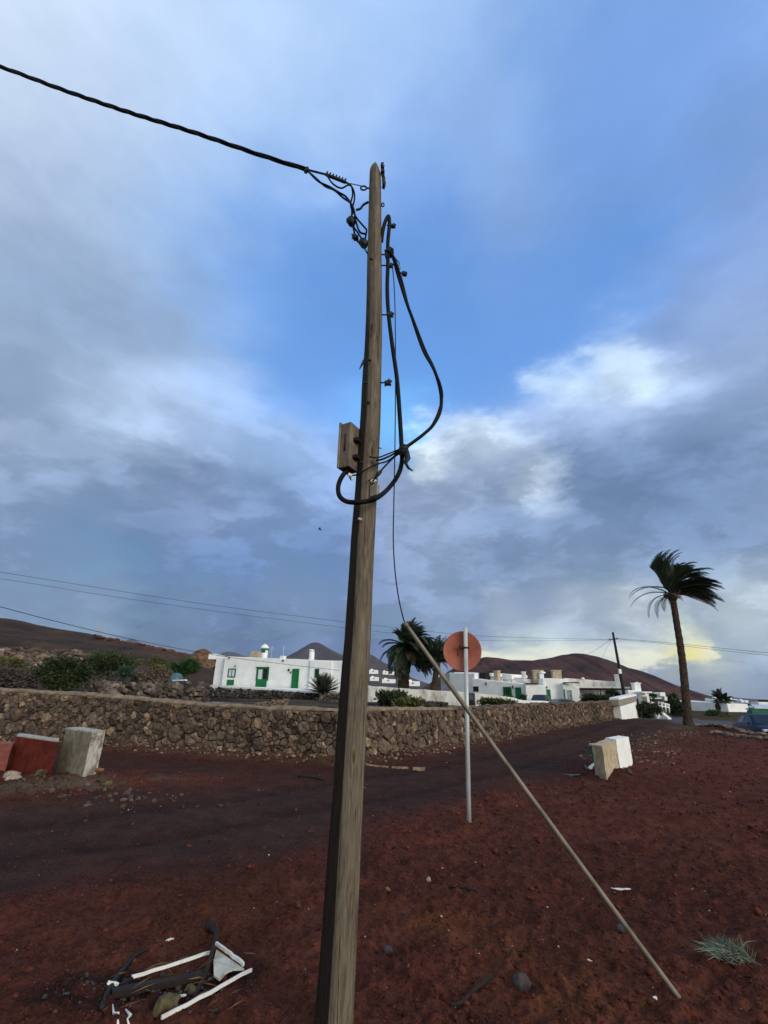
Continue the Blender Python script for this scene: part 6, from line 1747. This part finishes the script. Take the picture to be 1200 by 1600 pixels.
# bird
b = at(499.5, 827, 40)
t = thing('bird', tuple(b), 'small dark bird flying left of the wooden pole', 'bird')
mb = MB(); M = Matrix.Translation(b) @ Matrix.Rotation(.3, 4, 'Y')
mb.v = []; MB.tube(mb, [b+Vector((-.16, 0, .06)), b+Vector((-.10, 0, .05)), b, b+Vector((.10, 0, -.03)), b+Vector((.22, 0, -.06))], [.008, .04, .055, .035, .012], 10); mb.build('body', MAT['blackmetal'], t)
for sg, dz in ((-1, .10), (1, -.02)):
    mb = MB(); mb.add([b+Vector((-.06, 0, .02)), b+Vector((.07, 0, 0)), b+Vector((.10, sg*.16, dz)), b+Vector((.16, sg*.30, dz*.6)), b+Vector((-.02, sg*.17, dz+.02))]+[b+Vector((-.06, 0, .01)), b+Vector((.07, 0, -.01)), b+Vector((.10, sg*.16, dz-.01)), b+Vector((.16, sg*.30, dz*.6-.005)), b+Vector((-.02, sg*.17, dz+.008))],
           [(0, 1, 2, 4), (4, 2, 3), (9, 7, 6, 5), (8, 7, 9), (0, 4, 9, 5), (4, 3, 8, 9), (3, 2, 7, 8), (2, 1, 6, 7)], False); mb.build('wing', MAT['blackmetal'], t)

# stone kerb beside the road, right
def kerb():
    r = random.Random(4)
    for j, (pix, lab) in enumerate((([(1090, 1139.5), (1120, 1141), (1160, 1146), (1200, 1151), (1260, 1158)], 'upper row of pale flat kerb stones between the palm and the blue car'), ([(1112, 1147), (1150, 1152), (1200, 1159), (1260, 1167)], 'lower broken row of pale kerb stones below the blue car'))):
        pts = spline([on(*q) for q in pix], 14); mb = MB()
        for a_, b_ in zip(pts[:-1], pts[1:]):
            L_ = (b_-a_).length; k = 0
            while k < L_:
                s_ = r.uniform(.18, .5); p = a_.lerp(b_, k/L_); mb.cur = r.uniform(.35, 1)**1.2
                mb.rock(p+Vector((r.uniform(-.06, .06), r.uniform(-.10, .10), .08+r.uniform(-.04, .05))), (s_*1.1, r.uniform(.2, .42), r.uniform(.10, .22)), r.randint(0, 9999), 2, M=Matrix.Rotation(math.atan2((b_-a_).y, (b_-a_).x)+r.uniform(-.2, .2), 3, 'Z'))
                mb.cur = .05; mb.rock(p+Vector((0, 0, .0)), (s_*1.1, .4, .2), r.randint(0, 9999), 1)
                k += s_*r.uniform(.85, 1.3)
        tag(mb.build('stone_kerb', MAT['stone'], loc=tuple(pts[0])), lab, 'kerb', 'stone kerbs by the road')
kerb()

# ------------------------------------------------------------------ loose stones: nobody could count them
def scatter(name, n, where, size, mat, seed, tint=(0, 1), lvl=1, sink=.25):
    R_ = np.random.RandomState(seed); r = random.Random(seed)
    pts = where(n, R_)
    x, y = pts[:, 0], pts[:, 1]
    z = base_z(x, y)+micro_z(x, y, track_w(x, y), lane_w(x, y))
    dist = np.hypot(x, y)
    variants = []
    for k in range(14):
        m = MB(); m.rock((0, 0, 0), (1, 1, 1), 100+k, 1, rough=.4); variants.append((np.array([tuple(p) for p in m.v]), np.array(m.f)))
    V, Fc, T = [], [], []; off = 0
    for i in range(len(x)):
        vv, ff = variants[r.randrange(14)]
        s_ = size(r, dist[i]); a = r.uniform(0, 6.28); ca, sa = math.cos(a), math.sin(a)
        w = vv*np.array([s_*r.uniform(.7, 1.4), s_*r.uniform(.7, 1.2), s_*r.uniform(.45, .9)])
        w = np.stack([w[:, 0]*ca-w[:, 1]*sa, w[:, 0]*sa+w[:, 1]*ca, w[:, 2]], 1)+np.array([x[i], y[i], z[i]+s_*sink])
        V.append(w); Fc.append(ff+off); off += len(w); T.append(np.full(len(w), r.uniform(*tint)))
    V = np.vstack(V); Fc = np.vstack(Fc); T = np.concatenate(T)
    me = bpy.data.meshes.new(name); me.vertices.add(len(V)); me.vertices.foreach_set('co', V.ravel())
    me.loops.add(Fc.size); me.loops.foreach_set('vertex_index', Fc.ravel().astype(np.int32))
    me.polygons.add(len(Fc)); me.polygons.foreach_set('loop_start', (np.arange(len(Fc))*3).astype(np.int32))
    ta = me.attributes.new('tint', 'FLOAT', 'POINT'); ta.data.foreach_set('value', T)
    me.update(calc_edges=True); me.materials.append(mat)
    o = bpy.data.objects.new(name, me); COL.objects.link(o); o['kind'] = 'stuff'
    return o
def near_field(n, R_):
    # density falls with distance so that the grain stays even to the eye
    r = 2.6*np.exp(R_.rand(n*2)*math.log(30/2.6)); a = np.radians(R_.uniform(-62, 66, n*2))
    p = np.stack([r*np.sin(a), r*np.cos(a)], 1)
    keep = (behind(p[:, 0], p[:, 1]) < -.1) & (R_.rand(len(p)) > track_w(p[:, 0], p[:, 1])*.86) & (fbm(p[:, 0]*.7, p[:, 1]*.7, 3, 61)+R_.rand(len(p))*.5 > .55)
    return p[keep][:n]
scatter('cinder_gravel', 34000, near_field, lambda r, d: min(.07, .0034*d*(r.paretovariate(3.0)*.55))+.004, MAT['gravel'], 1, (0, .75), sink=.1)
scatter('pale_pebbles', 520, near_field, lambda r, d: .0026*d**.8*(.6+1.6*r.random()**3)+.002, MAT['pebble'], 2, (.2, 1))
def spots(lines, width):
    def f(n, R_):
        out = []
        L_ = [math.hypot(b[0]-a[0], b[1]-a[1]) for a, b in zip(lines[:-1], lines[1:])]
        for _ in range(n):
            k = R_.choice(len(L_), p=np.array(L_)/sum(L_)); a, b = lines[k], lines[k+1]; t = R_.rand()
            out.append((a[0]+(b[0]-a[0])*t+R_.randn()*width, a[1]+(b[1]-a[1])*t+R_.randn()*width))
        return np.array(out)
    return f
lw = lambda a, b, o: [(a[0]+o[0], a[1]+o[1]), (b[0]+o[0], b[1]+o[1])]
scatter('fallen_wall_stones', 900, spots(lw(WL0, WC, (-.12, -.30))+lw(WC, WL_END, (.34, -.24)), .14), lambda r, d: r.uniform(.03, .14), MAT['stone'], 3, (.3, .95), sink=.2)
scatter('pillar_rubble', 300, spots([G2(-40, 1240), G2(60, 1235), G2(150, 1240), G2(250, 1262)], .38), lambda r, d: .012+.11*r.random()**4, MAT['stone'], 4, (.0, .45), sink=.05)
scatter('debris_crumbs', 260, spots([(-1.7, 3.48), (-1.1, 3.58), (-.85, 3.7)], .11), lambda r, d: .006+.035*r.random()**3, MAT['greystone'], 6, (0, 1), sink=.2)
scatter('bank_rubble', 900, spots([G2(985, 1200), G2(1005, 1178), G2(1020, 1158), G2(1065, 1146), G2(1100, 1146)], .75), lambda r, d: .02+.11*r.random()**3, MAT['stone'], 5, (.1, .95), sink=.15)
def slope(n, R_):
    a = np.radians(R_.uniform(-42, -27, n)); r = R_.uniform(34, 60, n); return np.stack([r*np.sin(a), r*np.cos(a)], 1)
def rubble_slope():
    r = random.Random(9); mb = MB()
    for _ in range(520):
        px = r.uniform(-60, 130); Y = r.uniform(40, 62); py = 1040-(Y-40)*1.25+(px/130)*5+r.uniform(-3, 3)
        p = at(px, py, Y); s_ = r.uniform(.25, .6)+.9*(r.random() < .1)*r.random(); mb.cur = r.random()**1.6
        mb.rock(p, (s_*1.3, s_, s_*.8), r.randint(0, 9999), 1)
    o = mb.build('pale_rubble', MAT['stone']); o['kind'] = 'stuff'
rubble_slope()
def ridge_rocks():
    r = random.Random(12); mb = MB(); prof = [(120, 988), (140, 990), (165, 997), (205, 1004), (240, 1011), (270, 1018), (300, 1024), (330, 1029)]
    for _ in range(150):
        px = 140+190*r.random()**.8; py = float(np.interp(px, [a for a, b in prof], [b for a, b in prof]))+r.uniform(-.5, 3.5)
        p = at(px, py, 236-r.uniform(0, 14)); s_ = r.uniform(.6, 2.2); mb.cur = r.uniform(.2, .9)
        mb.rock(p, (s_*1.8, s_*1.2, s_*.8), r.randint(0, 9999), 1)
    o = mb.build('ridge_rocks', pm('rust_rock', (120, 70, 46), (74, 44, 32), s=.5, rough=1, tint=[(0, (.5, .5, .5)), (1, (1.2, 1.1, 1))])); o['kind'] = 'stuff'
ridge_rocks()
def bank():
    "the rising bank under the pale rubble"
    nx, ny = 50, 24; vs = []
    for j in range(ny):
        for i in range(nx):
            px = -150+330*i/(nx-1); Y = 33+33*j/(ny-1)
            py = (1058-(Y-33)*2.6) if Y < 40 else 1040-(Y-40)*1.25
            py += max(0, px-60)/120*16+5
            p = at(px, py, Y); p.z += float(fbm(p.x*.4, p.y*.4, 3, 71)-.5)*.9; vs.append(p)
    me = bpy.data.meshes.new('bank'); me.from_pydata([tuple(v) for v in vs], [], [(j*nx+i, j*nx+i+1, (j+1)*nx+i+1, (j+1)*nx+i) for j in range(ny-1) for i in range(nx-1)])
    for p in me.polygons: p.use_smooth = True
    me.materials.append(hill_mat('bank_scrub', (96, 82, 58), (62, 52, 40), s=.4)); o = bpy.data.objects.new('hillside_bank', me); COL.objects.link(o); o['kind'] = 'structure'
bank()

# ------------------------------------------------------------------ the air
def haze():
    m = bpy.data.materials.new('air'); m.use_nodes = True; nt = m.node_tree; nt.nodes.clear()
    o = nt.nodes.new('ShaderNodeOutputMaterial'); v = nt.nodes.new('ShaderNodeVolumePrincipled')
    v.inputs['Color'].default_value = (.78, .86, 1.0, 1); v.inputs['Density'].default_value = 5e-5; v.inputs['Anisotropy'].default_value = .2
    nt.links.new(v.outputs[0], o.inputs['Volume'])
    mb = MB(); mb.box((0, 6000, 180), (44000, 20000, 600)); b = mb.build('haze', m); b['kind'] = 'stuff'
haze()
